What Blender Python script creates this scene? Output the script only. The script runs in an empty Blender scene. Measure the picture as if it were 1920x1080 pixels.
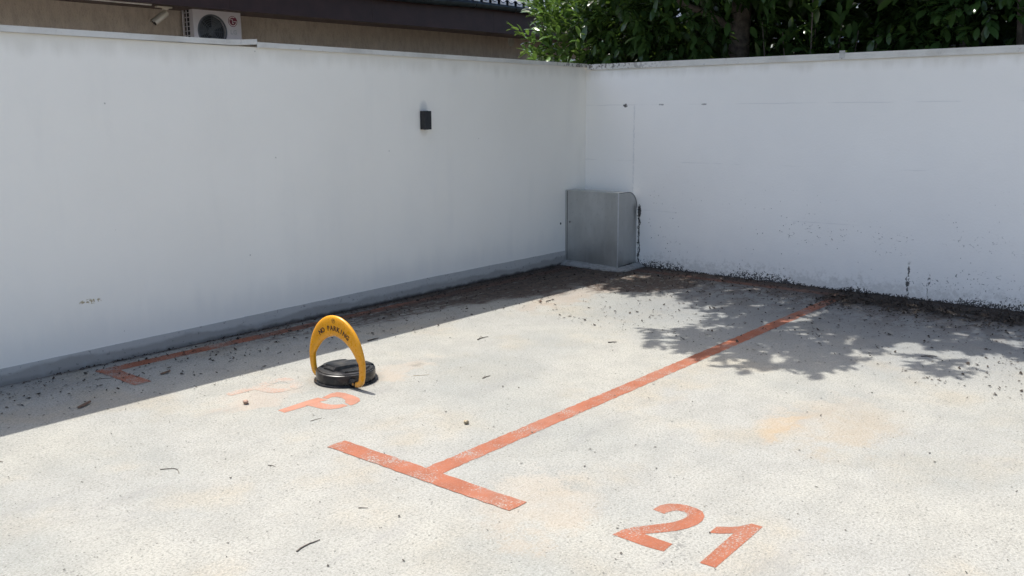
import bpy, bmesh, math, random
import numpy as np
from mathutils import Vector, Matrix

random.seed(7)
rng = np.random.default_rng(7)
S = bpy.context.scene
C = S.collection

# ------------------------------------------------------------------ camera, sky, sun, exposure
def make_camera():
    pitch, yaw, roll = -0.1908, 0.6924, -0.0044
    f = Vector((math.cos(pitch)*math.cos(yaw), math.cos(pitch)*math.sin(yaw), math.sin(pitch)))
    r = Vector((math.sin(yaw), -math.cos(yaw), 0)); u = r.cross(f)
    c, s = math.cos(roll), math.sin(roll)
    R_, U_ = c*r + s*u, -s*r + c*u
    cam = bpy.data.cameras.new('camera'); o = bpy.data.objects.new('camera', cam); C.objects.link(o)
    m = Matrix((R_, U_, -f)).transposed().to_4x4(); m.translation = (-8.1559, -5.7205, 1.6)
    o.matrix_world = m
    cam.sensor_width = 36; cam.lens = 1696.94/1920*36; cam.clip_start = 0.05; cam.clip_end = 2000
    S.camera = o
make_camera()

SUNV = Vector((0.03, 0.436, 1.0)).normalized()          # towards the sun
w = bpy.data.worlds.new('World'); S.world = w; w.use_nodes = True
nt = w.node_tree; bg = nt.nodes['Background']
sky = nt.nodes.new('ShaderNodeTexSky'); sky.sky_type = 'NISHITA'; sky.sun_disc = False
sky.sun_elevation = math.asin(SUNV.z); sky.sun_rotation = math.atan2(SUNV.x, SUNV.y)
sky.air_density = 1.0; sky.dust_density = 3.6; sky.ozone_density = 1.0
nt.links.new(sky.outputs[0], bg.inputs[0]); bg.inputs[1].default_value = 0.135
sl = bpy.data.lights.new('sun', 'SUN'); sl.energy = 3.9; sl.angle = math.radians(0.53); sl.color = (1.0, 0.955, 0.89)
so = bpy.data.objects.new('sun', sl); C.objects.link(so)
so.rotation_euler = SUNV.to_track_quat('Z', 'Y').to_euler(); so.location = (0, 4, 12)
S.view_settings.view_transform = 'Standard'; S.view_settings.look = 'None'
S.view_settings.exposure = 0.75; S.view_settings.gamma = 1.0; S.view_settings.use_curve_mapping = False
S.cycles.use_denoising = True
S.cycles.max_bounces = 6; S.cycles.diffuse_bounces = 5; S.cycles.use_adaptive_sampling = True; S.cycles.adaptive_threshold = 0.02; S.cycles.transparent_max_bounces = 8

# ------------------------------------------------------------------ shader helpers
class V:
    """a value socket with arithmetic"""
    def __init__(s, nt, k): s.nt, s.k = nt, k
    def _op(s, op, *a):
        n = s.nt.nodes.new('ShaderNodeMath'); n.operation = op
        for i, x in enumerate((s,)+a):
            if isinstance(x, V): s.nt.links.new(x.k, n.inputs[i])
            else: n.inputs[i].default_value = x
        return V(s.nt, n.outputs[0])
    def __add__(s, o): return s._op('ADD', o)
    def __radd__(s, o): return s._op('ADD', o)
    def __sub__(s, o): return s._op('SUBTRACT', o)
    def __rsub__(s, o): return (s*-1.0) + o
    def __mul__(s, o): return s._op('MULTIPLY', o)
    def __rmul__(s, o): return s._op('MULTIPLY', o)
    def __truediv__(s, o): return s._op('DIVIDE', o)
    def abs(s): return s._op('ABSOLUTE')
    def max(s, o): return s._op('MAXIMUM', o)
    def min(s, o): return s._op('MINIMUM', o)
    def sm(s, a, b, lo=0.0, hi=1.0):            # smoothstep from lo at a to hi at b (a may exceed b)
        if not isinstance(a, V) and not isinstance(b, V) and a > b: a, b, lo, hi = b, a, hi, lo
        n = s.nt.nodes.new('ShaderNodeMapRange'); n.interpolation_type = 'SMOOTHSTEP'
        s.nt.links.new(s.k, n.inputs[0])
        for i, x in ((1, a), (2, b), (3, lo), (4, hi)):
            if isinstance(x, V): s.nt.links.new(x.k, n.inputs[i])
            else: n.inputs[i].default_value = x
        return V(s.nt, n.outputs[0])

class M:
    """a material under construction"""
    def __init__(s, name, rough=0.7, metal=0.0, spec=0.5):
        s.mat = bpy.data.materials.new(name); s.mat.use_nodes = True
        s.nt = s.mat.node_tree; s.b = s.nt.nodes['Principled BSDF']
        s.b.inputs['Roughness'].default_value = rough; s.b.inputs['Metallic'].default_value = metal
        s.b.inputs['Specular IOR Level'].default_value = spec
        s.geo = s.nt.nodes.new('ShaderNodeNewGeometry'); s._co = s.geo.outputs['Position']
        sep = s.nt.nodes.new('ShaderNodeSeparateXYZ'); s.nt.links.new(s._co, sep.inputs[0])
        s.x, s.y, s.z = (V(s.nt, sep.outputs[i]) for i in range(3))
    def co(s, scale=(1, 1, 1), off=(0, 0, 0)):
        n = s.nt.nodes.new('ShaderNodeMapping'); n.inputs['Scale'].default_value = scale; n.inputs['Location'].default_value = off
        s.nt.links.new(s._co, n.inputs[0]); return n.outputs[0]
    def noise(s, scale, detail=4.0, rough=0.55, stretch=None, dist=0.0, off=(0, 0, 0)):
        n = s.nt.nodes.new('ShaderNodeTexNoise'); n.inputs['Scale'].default_value = scale
        n.inputs['Detail'].default_value = detail; n.inputs['Roughness'].default_value = rough; n.inputs['Distortion'].default_value = dist
        s.nt.links.new(s.co(stretch or (1, 1, 1), off), n.inputs['Vector']); return V(s.nt, n.outputs[0])
    def vor(s, scale, feature='F1', out='Distance', stretch=None, off=(0, 0, 0), rnd=1.0):
        n = s.nt.nodes.new('ShaderNodeTexVoronoi'); n.feature = feature; n.inputs['Scale'].default_value = scale
        n.inputs['Randomness'].default_value = rnd
        s.nt.links.new(s.co(stretch or (1, 1, 1), off), n.inputs['Vector'])
        if out == 'Color':
            q = s.nt.nodes.new('ShaderNodeSeparateColor'); s.nt.links.new(n.outputs['Color'], q.inputs[0]); return V(s.nt, q.outputs[0])
        return V(s.nt, n.outputs[out])
    def mix(s, f, a, b, mode='MIX'):
        n = s.nt.nodes.new('ShaderNodeMix'); n.data_type = 'RGBA'; n.blend_type = mode; n.clamp_factor = True
        for i, x in ((0, f), (6, a), (7, b)):
            if isinstance(x, V): s.nt.links.new(x.k, n.inputs[i])
            elif isinstance(x, (tuple, list)): n.inputs[i].default_value = (*x, 1)
            elif isinstance(x, (int, float)): n.inputs[i].default_value = x
            else: s.nt.links.new(x, n.inputs[i])
        return n.outputs[2]
    def col(s, c):
        if isinstance(c, (tuple, list)): s.b.inputs['Base Color'].default_value = (*c, 1)
        else: s.nt.links.new(c, s.b.inputs['Base Color'])
        return s
    def rough(s, v): s.nt.links.new(v.k, s.b.inputs['Roughness']); return s
    def bump(s, h, dist=0.01, strength=1.0):
        n = s.nt.nodes.new('ShaderNodeBump'); n.inputs['Distance'].default_value = dist; n.inputs['Strength'].default_value = strength
        s.nt.links.new(h.k, n.inputs['Height']); s.nt.links.new(n.outputs[0], s.b.inputs['Normal']); return s

def plain(name, c, rough=0.6, metal=0.0, var=0.15, scale=12.0, bump=0.0):
    m = M(name, rough, metal)
    n = m.noise(scale, 5)
    m.col(m.mix(n.sm(0.3, 0.7), tuple(x*(1-var) for x in c), tuple(min(1, x*(1+var)) for x in c)))
    if bump: m.bump(n, bump)
    return m.mat

# ------------------------------------------------------------------ mesh helpers
def tag(o, label=None, cat=None, group=None, kind=None):
    if label: o['label'] = label
    if cat: o['category'] = cat
    if group: o['group'] = group
    if kind: o['kind'] = kind
    return o
def link(name, me, mat=None, parent=None, smooth=False):
    o = bpy.data.objects.new(name, me); C.objects.link(o)
    if mat is not None and not me.materials: me.materials.append(mat)
    if parent is not None: o.parent = parent
    if smooth: me.polygons.foreach_set('use_smooth', [True]*len(me.polygons))
    return o
def empty(name, loc=(0, 0, 0)):
    o = bpy.data.objects.new(name, None); C.objects.link(o); o.location = loc; o.empty_display_size = 0.1
    bpy.context.view_layer.update(); return o
class B:
    """a bmesh being filled with shapes; vertices are in world space minus the origin"""
    def __init__(s, org=(0, 0, 0)): s.bm = bmesh.new(); s.o = Vector(org)
    def box(s, a, b, bev=0.0, seg=2, rot=None):
        t = bmesh.new(); bmesh.ops.create_cube(t, size=1.0)
        a, b = Vector(a), Vector(b); c = (a+b)/2; d = b-a
        for v in t.verts: v.co = Vector((v.co.x*d.x, v.co.y*d.y, v.co.z*d.z))
        if bev: bmesh.ops.bevel(t, geom=t.edges[:]+t.verts[:], offset=bev, segments=seg, profile=0.5, affect='EDGES')
        if rot is not None:
            for v in t.verts: v.co = rot @ v.co
        for v in t.verts: v.co += c - s.o
        s._add(t); return s
    def _add(s, t):
        me = bpy.data.meshes.new('t'); t.to_mesh(me); t.free(); s.bm.from_mesh(me); bpy.data.meshes.remove(me)
    def prism(s, pts, d):                        # planar polygon extruded by vector d
        d = Vector(d); n = len(pts)
        lo = [s.bm.verts.new(Vector(p)-s.o) for p in pts]; hi = [s.bm.verts.new(Vector(p)+d-s.o) for p in pts]
        s.bm.faces.new(lo[::-1]); s.bm.faces.new(hi)
        for i in range(n): s.bm.faces.new((lo[i], lo[(i+1) % n], hi[(i+1) % n], hi[i]))
        return s
    def tube(s, pts, rad, n=8, caps=True):
        pts = [Vector(p)-s.o for p in pts]; rad = rad if isinstance(rad, (list, tuple)) else [rad]*len(pts)
        rings = []; up = None
        for i, p in enumerate(pts):
            t = (pts[min(i+1, len(pts)-1)]-pts[max(i-1, 0)]).normalized()
            if up is None: up = t.orthogonal().normalized()
            up = (up - t*up.dot(t)).normalized(); bi = t.cross(up)
            rings.append([s.bm.verts.new(p+(up*math.cos(2*math.pi*k/n)+bi*math.sin(2*math.pi*k/n))*rad[i]) for k in range(n)])
        for a, b in zip(rings, rings[1:]):
            for k in range(n): s.bm.faces.new((a[k], a[(k+1) % n], b[(k+1) % n], b[k]))
        if caps: s.bm.faces.new(rings[0][::-1]); s.bm.faces.new(rings[-1])
        return s
    def lathe(s, prof, ctr, axis=(0, 0, 1), n=32, sq=None):
        ax = Vector(axis).normalized(); u = ax.orthogonal().normalized(); v = ax.cross(u); ctr = Vector(ctr)-s.o
        rings = []
        for r, h in prof:
            if r < 1e-6: rings.append([s.bm.verts.new(ctr+ax*h)])
            else: rings.append([s.bm.verts.new(ctr+ax*h+(u*math.cos(2*math.pi*k/n)+v*math.sin(2*math.pi*k/n))*r) for k in range(n)])
        for a, b in zip(rings, rings[1:]):
            for k in range(n):
                q = [a[k % len(a)], a[(k+1) % len(a)], b[(k+1) % len(b)], b[k % len(b)]]
                q = list(dict.fromkeys(q))
                if len(q) > 2: s.bm.faces.new(q)
        return s
    def done(s, name, mat, parent=None, smooth=False, tri=False):
        bmesh.ops.recalc_face_normals(s.bm, faces=s.bm.faces[:])
        if tri: bmesh.ops.triangulate(s.bm, faces=s.bm.faces[:])
        me = bpy.data.meshes.new(name); s.bm.to_mesh(me); s.bm.free()
        if smooth:
            me.polygons.foreach_set('use_smooth', [True]*len(me.polygons))
            try: me.set_sharp_from_angle(angle=math.radians(35))
            except Exception: pass
        o = link(name, me, mat, parent)
        if parent is not None: o.location = s.o - parent_loc(parent)
        else: o.location = s.o
        return o
def parent_loc(p):
    v = Vector((0, 0, 0))
    while p is not None: v += p.location; p = p.parent
    return v
def sheet(name, pts, z, mat, parent=None, sub=True):     # flat polygon on the ground
    bm = bmesh.new(); f = bm.faces.new([bm.verts.new((x, y, z)) for x, y in pts])
    bmesh.ops.recalc_face_normals(bm, faces=bm.faces[:])
    if f.normal.z < 0: f.normal_flip()
    bmesh.ops.triangulate(bm, faces=bm.faces[:])
    me = bpy.data.meshes.new(name); bm.to_mesh(me); bm.free()
    return link(name, me, mat, parent)

# ------------------------------------------------------------------ the concrete (shared by bare ground and worn paint)
def concrete(m):
    x, y, z = m.x, m.y, m.z
    big, mid, fine = m.noise(0.9, 4), m.noise(5.0, 5, 0.6, off=(3, 1, 0)), m.noise(85.0, 2, 0.6)
    c = m.mix(big.sm(0.35, 0.66), (0.296, 0.297, 0.276), (0.325, 0.320, 0.284))
    c = m.mix(m.noise(1.7, 4, off=(9, 4, 0)).sm(0.50, 0.70)*0.55, c, (0.329, 0.287, 0.212))     # ochre bloom
    c = m.mix(m.noise(0.75, 5, off=(21, 4, 0)).sm(0.47, 0.68)*0.72, c, (0.231, 0.244, 0.233))    # grey damp patches
    c = m.mix(mid.sm(0.35, 0.75)*0.40, c, (0.202, 0.204, 0.187))
    c = m.mix(fine.sm(0.42, 0.70)*0.62, c, (0.165, 0.165, 0.147))                                # aggregate
    c = m.mix(m.noise(150.0, 1, 0.5, off=(5, 5, 0)).sm(0.54, 0.74)*0.40, c, (0.462, 0.466, 0.430))
    c = m.mix(m.noise(32.0, 3, 0.7, off=(3, 3, 0)).sm(0.54, 0.70)*0.38, c, (0.185, 0.182, 0.168))
    pit = m.vor(34.0).sm(0.20, 0.10)*m.vor(34.0, out='Color').sm(0.66, 0.72)                  # small dark pits
    c = m.mix(pit*0.6, c, (0.062, 0.062, 0.055))
    pit2 = m.vor(75.0, off=(2, 3, 0)).sm(0.26, 0.14)*m.vor(75.0, out='Color', off=(2, 3, 0)).sm(0.55, 0.65)*mid.sm(0.35, 0.55)
    c = m.mix(pit2*0.65, c, (0.091, 0.089, 0.079))
    c = m.mix(m.noise(2.6, 5, 0.7, stretch=(0.35, 1.6, 1), off=(6, 2, 0)).sm(0.56, 0.70)*0.30, c, (0.195, 0.194, 0.191))   # long scuffs where cars roll in
    # rust patch and paler stains
    wx, wy = x+(mid-0.5)*0.9+(fine-0.5)*0.25, y+(big-0.5)*0.5+(mid-0.5)*0.6+(fine-0.5)*0.2
    for cx, cy, rx, ry, k, colr in ((-3.75, -3.97, 0.30, 0.12, 0.34, (0.360, 0.234, 0.108)), (-3.6, -4.15, 0.55, 0.40, 0.28, (0.351, 0.261, 0.153)),
                              (-1.75, -1.08, 0.95, 0.26, 0.45, (0.297, 0.234, 0.180)), (-4.3, -1.62, 0.34, 0.18, 0.4, (0.378, 0.306, 0.234)), (-5.2, -1.32, 0.4, 0.22, 0.3, (0.414, 0.324, 0.252)),
                              (-4.2, -1.63, 0.08, 0.05, 0.6, (0.117, 0.113, 0.104)), (-5.35, -3.55, 0.4, 0.3, 0.25, (0.414, 0.324, 0.225)), (-5.27, -4.13, 0.06, 0.05, 0.7, (0.153, 0.153, 0.144))):
        dx, dy = (wx-cx)/rx, (wy-cy)/ry
        c = m.mix((dx*dx+dy*dy).sm(1.0, 0.1)*(mid.sm(0.3, 0.6)*0.6+0.4)*(fine*0.8+0.6)*k, c, colr)
    c = m.mix((x*-1.0+(mid-0.5)*1.2).sm(2.9, 1.0)*y.sm(-1.2, -2.0)*0.72, c, (0.150, 0.162, 0.170))  # tree shade deepened in the colour: bluish grey over the shaded bay
    dx, dy = x+4.688, y+1.518; rr = (dx*dx+dy*dy)._op('SQRT')+(mid-0.5)*0.06
    c = m.mix(rr.sm(0.27, 0.18)*0.4, c, (0.16, 0.14, 0.115))                             # dirt ring round the lock
    return c, mid, fine
def dirt(m, mid, fine):
    """rotted leaf mould washed against the walls; returns mask 0..1 and its colour"""
    x, y = m.x, m.y
    n1 = m.noise(3.2, 5, 0.65, stretch=(0.7, 1.3, 1), off=(2, 2, 0)); n2 = m.noise(16, 5, 0.68, off=(4, 1, 0)); n3 = mid
    dl, dr = y*-1.0, x*-1.0
    grit = n2.sm(0.30, 0.52, 0.35, 1.0)
    # left band: patchy at first, a solid damp carpet towards the corner
    wl = x.sm(-4.9, -3.4, 0.14, 0.58).max(x.sm(-3.2, -1.7, 0.4, 0.93))
    el = dl/wl + (n1-0.5)*x.sm(-3.0, -1.2, 1.3, 0.35) + (n3-0.5)*0.5
    ml = el.sm(1.14, 0.80)*x.sm(-5.0, -4.0, 0.2, 1.0)*(n2*3.0+n1*1.2+m.noise(4.5, 4, 0.6, stretch=(0.45, 3.0, 1), off=(1, 9, 0))*2.6-x.sm(-4.2, -1.6, 2.85, 2.10)).min(1.0).max(0.06)
    # corner carpet under the tree
    cx_, cy_ = (x+0.55)/0.95, (y+1.15)/0.62
    mc = (cx_*cx_+cy_*cy_+(n1-0.5)*1.9+(n2-0.5)*0.8).sm(1.05, 0.65)
    # right band
    wr = y.sm(-2.5, -3.2, 0.36, 0.72)
    er = dr/wr + (n1-0.5)*1.7 + (n2-0.5)*0.8
    mr = er.sm(1.15, 0.55)*(n2*1.8+0.10).min(1.0)
    streak = dr.sm(1.7, 0.35)*(n1*0.55+n2*0.45).sm(0.44, 0.56)*0.75
    line = (dl+(n2-0.5)*0.07).sm(0.060, 0.015)*x.sm(-6.3, -4.2, 0.45, 1.0)
    liner = (dr+(n2-0.5)*0.10).sm(0.11, 0.03)
    mask = ml.max(mc*grit).max(mr).max(streak).max(line).max(liner)
    speck = m.vor(60.0, off=(1, 1, 0)).sm(0.34, 0.20)*m.vor(60.0, out='Color', off=(1, 1, 0)).sm(0.45, 0.55)
    near = dr.sm(2.8, 0.3).max(dl.sm(1.0, 0.1)*0.8)
    mask = mask.max(speck*near*n1.sm(0.38, 0.54)*0.9)
    c = m.mix(n2.sm(0.35, 0.68), (0.026, 0.017, 0.013), (0.088, 0.060, 0.046))
    heap = y.sm(-2.6, -3.1)*(dr+(n1-0.5)*0.4).sm(0.75, 0.45)
    c = m.mix(heap*0.75, c, (0.016, 0.011, 0.008))
    return mask, c
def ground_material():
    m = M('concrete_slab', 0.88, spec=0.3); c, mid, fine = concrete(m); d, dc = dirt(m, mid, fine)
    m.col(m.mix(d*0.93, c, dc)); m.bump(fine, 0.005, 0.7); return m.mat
def paint_material(name, colr, wear_lo, wear_hi, dirty=0.88):
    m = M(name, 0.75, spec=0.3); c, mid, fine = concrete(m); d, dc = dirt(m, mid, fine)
    n = m.noise(110.0, 3, 0.7, off=(8, 0, 0))*0.55+mid*0.45
    p = m.mix(m.noise(9, 4).sm(0.3, 0.7), tuple(k*0.9 for k in colr), tuple(k*1.1 for k in colr))
    p = m.mix(m.noise(90, 2).sm(0.5, 0.75)*0.35, p, tuple(0.6*k+0.10 for k in colr))
    p = m.mix(m.noise(2.2, 4, off=(4, 4, 0)).sm(0.5, 0.75)*0.35, p, (0.28, 0.20, 0.16))
    c = m.mix(n.sm(wear_hi, wear_lo), c, p)
    m.col(m.mix(d*dirty, c, dc)); m.bump(fine, 0.004, 0.6); return m.mat

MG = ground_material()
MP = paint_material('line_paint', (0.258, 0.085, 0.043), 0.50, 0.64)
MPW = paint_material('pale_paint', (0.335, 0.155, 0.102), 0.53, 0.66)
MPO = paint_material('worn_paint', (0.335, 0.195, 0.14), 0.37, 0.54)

# ------------------------------------------------------------------ ground
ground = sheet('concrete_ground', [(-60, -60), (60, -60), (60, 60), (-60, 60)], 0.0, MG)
tag(ground, 'pale stained concrete parking surface', 'ground', kind='structure')
soil = sheet('garden_soil', [(0.2, -14), (14, -14), (14, 5.2), (0.2, 5.2)], 0.06, plain('soil', (0.045, 0.033, 0.022), 0.95, var=0.5, scale=6, bump=0.03))
tag(soil, 'dark garden soil behind the white walls', 'soil', kind='structure')

def wob(x0, x1, y0, y1, n=90, a=0.004):      # rectangle with slightly uneven painted edges
    P = []
    for (ax, ay), (bx, by) in (((x0, y0), (x1, y0)), ((x1, y0), (x1, y1)), ((x1, y1), (x0, y1)), ((x0, y1), (x0, y0))):
        k = max(2, int(n*(abs(bx-ax)+abs(by-ay))/4))
        for i in range(k):
            t = i/k; P.append((ax+(bx-ax)*t+random.uniform(-a, a), ay+(by-ay)*t+random.uniform(-a, a)))
    return P
Z1, Z2 = 0.0012, 0.0024
o = sheet('painted_line', wob(-5.392, -0.30, -3.008, -2.904, 160, 0.004), Z1, MP, ground); tag(o, 'long orange-red bay line running towards the right wall')
o = sheet('painted_line', wob(-5.50, -5.390, -3.498, -2.338), Z2, MP, ground); tag(o, 'orange-red cross bar of the T-shaped bay mark')
o = sheet('painted_line', wob(-5.47, -0.30, -0.235, -0.125, 160, 0.004), Z1, MP, ground); tag(o, 'orange-red bay line in shade along the left wall')
o = sheet('painted_line', wob(-5.575, -5.465, -0.625, -0.130), Z2, MP, ground); tag(o, 'short shaded end bar of the L-shaped bay mark')
o = sheet('painted_line', wob(-0.298, -0.175, -3.0, -0.72), Z1, MP, ground); tag(o, 'dirty orange-red line along the foot of the right wall')
PA = [(-5.315,-1.688),(-5.317,-1.749),(-5.242,-1.751),(-5.158,-1.753),(-5.153,-1.799),(-5.147,-1.857),(-5.126,-1.898),(-5.084,-1.92),(-5.02,-1.927),(-5.018,-1.884),(-5.046,-1.865),(-5.069,-1.836),(-5.079,-1.783),(-5.077,-1.746),(-5.058,-1.747),(-5.024,-1.758),(-5.03,-1.677),(-5.116,-1.675)]
PB = [(-5.02,-1.699),(-4.935,-1.673),(-4.894,-1.682),(-4.877,-1.729),(-4.879,-1.809),(-4.891,-1.875),(-4.922,-1.915),(-4.97,-1.934),(-5.007,-1.935),(-4.997,-1.876),(-4.962,-1.835),(-4.949,-1.787),(-4.956,-1.747),(-4.98,-1.733),(-5.013,-1.74)]
OA, OB = ([(x-0.012, y+0.492) for x, y in P] for P in (PA, PB))
D2 = [(-5.115,-3.945),(-5.062,-3.947),(-5.027,-3.965),(-5.004,-3.996),(-4.992,-4.033),(-4.993,-4.077),(-5.006,-4.113),(-5.041,-4.14),(-5.079,-4.152),(-5.125,-4.153),(-5.176,-4.14),(-5.225,-4.116),(-5.264,-4.087),(-5.297,-4.059),(-5.327,-4.033),(-5.331,-4.095),(-5.331,-4.159),(-5.405,-4.164),(-5.413,-4.094),(-5.411,-4.015),(-5.41,-3.941),(-5.35,-3.949),(-5.305,-3.969),(-5.262,-4.001),(-5.214,-4.036),(-5.168,-4.068),(-5.129,-4.082),(-5.094,-4.087),(-5.07,-4.079),(-5.056,-4.061),(-5.057,-4.037),(-5.072,-4.018),(-5.092,-4.008),(-5.123,-4.002)]
D1 = [(-5.161,-4.222),(-5.094,-4.221),(-5.06,-4.266),(-5.035,-4.289),(-5.006,-4.304),(-4.982,-4.315),(-4.981,-4.362),(-5.395,-4.37),(-5.398,-4.309),(-5.105,-4.298),(-5.139,-4.261)]
o = sheet('painted_letter', PA, Z1, MPW, ground); tag(o, 'stem and lower bowl of the stencilled pale orange letter P')
o = sheet('painted_letter', PB, Z1, MPW, ground); tag(o, 'upper bowl of the stencilled pale orange letter P')
o = sheet('painted_letter', OA, Z1, MPO, ground); tag(o, 'faded stem of a worn-away letter P')
o = sheet('painted_letter', OB, Z1, MPO, ground); tag(o, 'faded bowl of a worn-away letter P')
o = sheet('painted_numeral', D2, Z1, MP, ground); tag(o, 'orange-red stencilled numeral 2')
o = sheet('painted_numeral', D1, Z1, MP, ground); tag(o, 'orange-red stencilled numeral 1')

# ------------------------------------------------------------------ the two white walls
def left_wall_material():
    m = M('white_render', 0.9, spec=0.25); x, y, z = m.x, m.y, m.z
    c = m.mix(m.noise(0.8, 5).sm(0.35, 0.7), (0.94, 0.902, 0.83), (0.91, 0.872, 0.80))
    c = m.mix(m.noise(2.0, 5, 0.6, stretch=(2.5, 1, 0.35), off=(4, 0, 0)).sm(0.52, 0.75)*0.14, c, (0.76, 0.74, 0.70))
    c = m.mix(m.noise(1.1, 5, 0.6, stretch=(1, 1, 0.8), off=(0, 0, 7)).sm(0.5, 0.7)*0.12, c, (0.74, 0.735, 0.72))
    n = m.noise(6, 5, stretch=(1.4, 1, 0.3))
    c = m.mix((z+(n-0.5)*0.22).sm(1.93, 2.07)*0.42, c, (0.62, 0.58, 0.50))                 # drip stain under the coping
    c = m.mix((z+(n-0.5)*0.35).sm(0.42, 0.14)*0.35, c, (0.70, 0.69, 0.67))                # splash zone
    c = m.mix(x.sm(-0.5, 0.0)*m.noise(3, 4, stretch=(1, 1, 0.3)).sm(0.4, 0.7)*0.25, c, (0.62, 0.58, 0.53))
    # scuff with brown specks and some stray marks
    dx, dz = (x+5.50)/0.09, (z-0.425)/0.02
    c = m.mix((dx*dx+dz*dz).sm(1.0, 0.3)*m.noise(55, 3).sm(0.5, 0.56)*0.9, c, (0.42, 0.33, 0.18))
    sp = m.vor(7.0, off=(3, 0, 1)).sm(0.05, 0.03)*m.vor(7.0, out='Color', off=(3, 0, 1)).sm(0.8, 0.85)
    c = m.mix(sp*0.5, c, (0.25, 0.23, 0.2))
    # darker soft ovals above and below the lamp
    dx, dz = (x+2.455)/0.06, (z-1.64)/0.085
    c = m.mix((dx*dx+dz*dz).sm(1.0, 0.1)*z.sm(1.60, 1.63)*0.4, c, (0.42, 0.44, 0.47))
    dx, dz = (x+2.455)/0.055, (z-1.45)/0.06
    c = m.mix((dx*dx+dz*dz).sm(1.0, 0.1)*0.25, c, (0.60, 0.55, 0.5))
    m.col(c); m.bump(m.noise(60, 2)*0.6+m.noise(3, 2)*2.0, 0.004, 0.5); return m.mat
def right_wall_material():
    m = M('white_paint_on_concrete', 0.85, spec=0.3); x, y, z = m.x, m.y, m.z
    c = m.mix(m.noise(0.9, 5).sm(0.35, 0.7), (0.945, 0.92, 0.875), (0.91, 0.885, 0.845))
    n = m.noise(9, 6, 0.65); nb = m.noise(1.6, 3, off=(0, 5, 2)); nf = m.noise(60, 4, 0.7); ns = m.noise(25, 5, 0.7, off=(2, 2, 2))
    c = m.mix((z+(m.noise(6, 5, stretch=(1, 1.4, 0.3))-0.5)*0.2).sm(1.94, 2.06)*0.40, c, (0.58, 0.54, 0.46))
    lines = None
    for z0, thr in ((1.68, 0.44), (1.108, 0.52), (0.60, 0.52)):         # board joints showing through the paint
        k = (z+(m.noise(3, 3)-0.5)*0.02-z0).abs().sm(0.006, 0.0015)*m.noise(2.2, 4, off=(0, z0*3, 0)).sm(thr-0.05, thr+0.12)
        lines = k if lines is None else lines.max(k)
    seam = (y+0.612+(m.noise(30, 4)-0.5)*0.03).abs().sm(0.013, 0.003)*z.sm(1.70, 1.66)*(ns.sm(0.35, 0.55)*0.8+0.2)
    c = m.mix(lines*0.20, c, (0.35, 0.36, 0.38)); c = m.mix(seam*0.32, c, (0.45, 0.47, 0.50))
    # blown paint: crack nets in patches low on the wall
    vx = m.vor(16.0, 'DISTANCE_TO_EDGE', stretch=(1, 0.8, 1.6)); 
    crack = (vx+(nf-0.5)*0.12).sm(0.05, 0.015)
    def patch(cy, cz, ry, rz):
        a, b = (y-cy)/ry, (z-cz)/rz
        return (a*a+b*b+(n-0.5)*2.2).sm(1.0, 0.3)
    pm = (patch(-2.55, 0.50, 0.34, 0.13)*0.7).max(patch(-3.6, 0.16, 0.34, 0.09)).max(patch(-4.05, 0.20, 0.35, 0.12)).max(patch(-3.3, 0.46, 0.25, 0.14)*0.7).max(patch(-1.0, 0.33, 0.2, 0.10)*0.4).max(patch(-4.1, 0.52, 0.5, 0.1)*0.5).max(patch(-5.2, 0.3, 0.7, 0.2))
    flaw = (crack*pm*ns.sm(0.53, 0.62)).min(0.85)
    dots = m.vor(26.0, off=(5, 1, 1)).sm(0.15, 0.08)*m.vor(26.0, out='Color', off=(5, 1, 1)).sm(0.84, 0.9)*z.sm(1.1, 0.35)*nb.sm(0.42, 0.6)
    for y0, a, b, thr in ((-3.43, 0.0, 0.34, 0.44), (-3.60, 0.0, 0.26, 0.49), (-0.70, 0.0, 0.56, 0.36)):
        k = (y-y0+(m.noise(14, 4, off=(y0, 0, 0))-0.5)*0.07).abs().sm(0.012, 0.005)*z.sm(b, b-0.08)*ns.sm(thr, thr+0.06)
        flaw = flaw.max(k)
    a, b = (y+0.700)/0.022, (z-0.585)/0.07                              # black ragged hole beside the metal cover
    hole = (a*a+b*b+(nf-0.5)*2.5).sm(1.0, 0.7); flaw = flaw.max(hole)
    a, b = (y+0.50)/0.03, (z-1.672)/0.022; flaw = flaw.max((a*a+b*b+(nf-0.5)*3.5).sm(0.8, 0.4))
    a, b = (y+0.93)/0.035, (z-1.678)/0.010; flaw = flaw.max((a*a+b*b+(nf-0.5)*3).sm(0.8, 0.4)*0.6)
    a, b = (y+1.41)/0.035, (z-1.678)/0.010; flaw = flaw.max((a*a+b*b+(nf-0.5)*3).sm(0.8, 0.4)*0.6)
    # black mould creeping up from the ground
    mh = nb.sm(0.38, 0.66, 0.022, 0.10)
    mould = (z/mh+(m.noise(75, 2, 0.6)-0.5)*3.4+(ns-0.5)*3.6).sm(0.50, 0.36)
    flaw = flaw.max(mould).max(dots)
    c = m.mix((z/0.16+(ns-0.5)*3.0+(n-0.5)*2.0).sm(1.0, 0.1)*0.35, c, (0.30, 0.27, 0.22))
    c = m.mix((z+(n-0.5)*0.4).sm(0.5, 0.0)*0.25, c, (0.66, 0.67, 0.68))
    c = m.mix(flaw*0.92, c, (0.034, 0.030, 0.028))
    m.col(c); m.bump(m.noise(50, 2, 0.6)*0.35+m.noise(3, 2)*1.5, 0.006, 0.7); return m.mat
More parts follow.
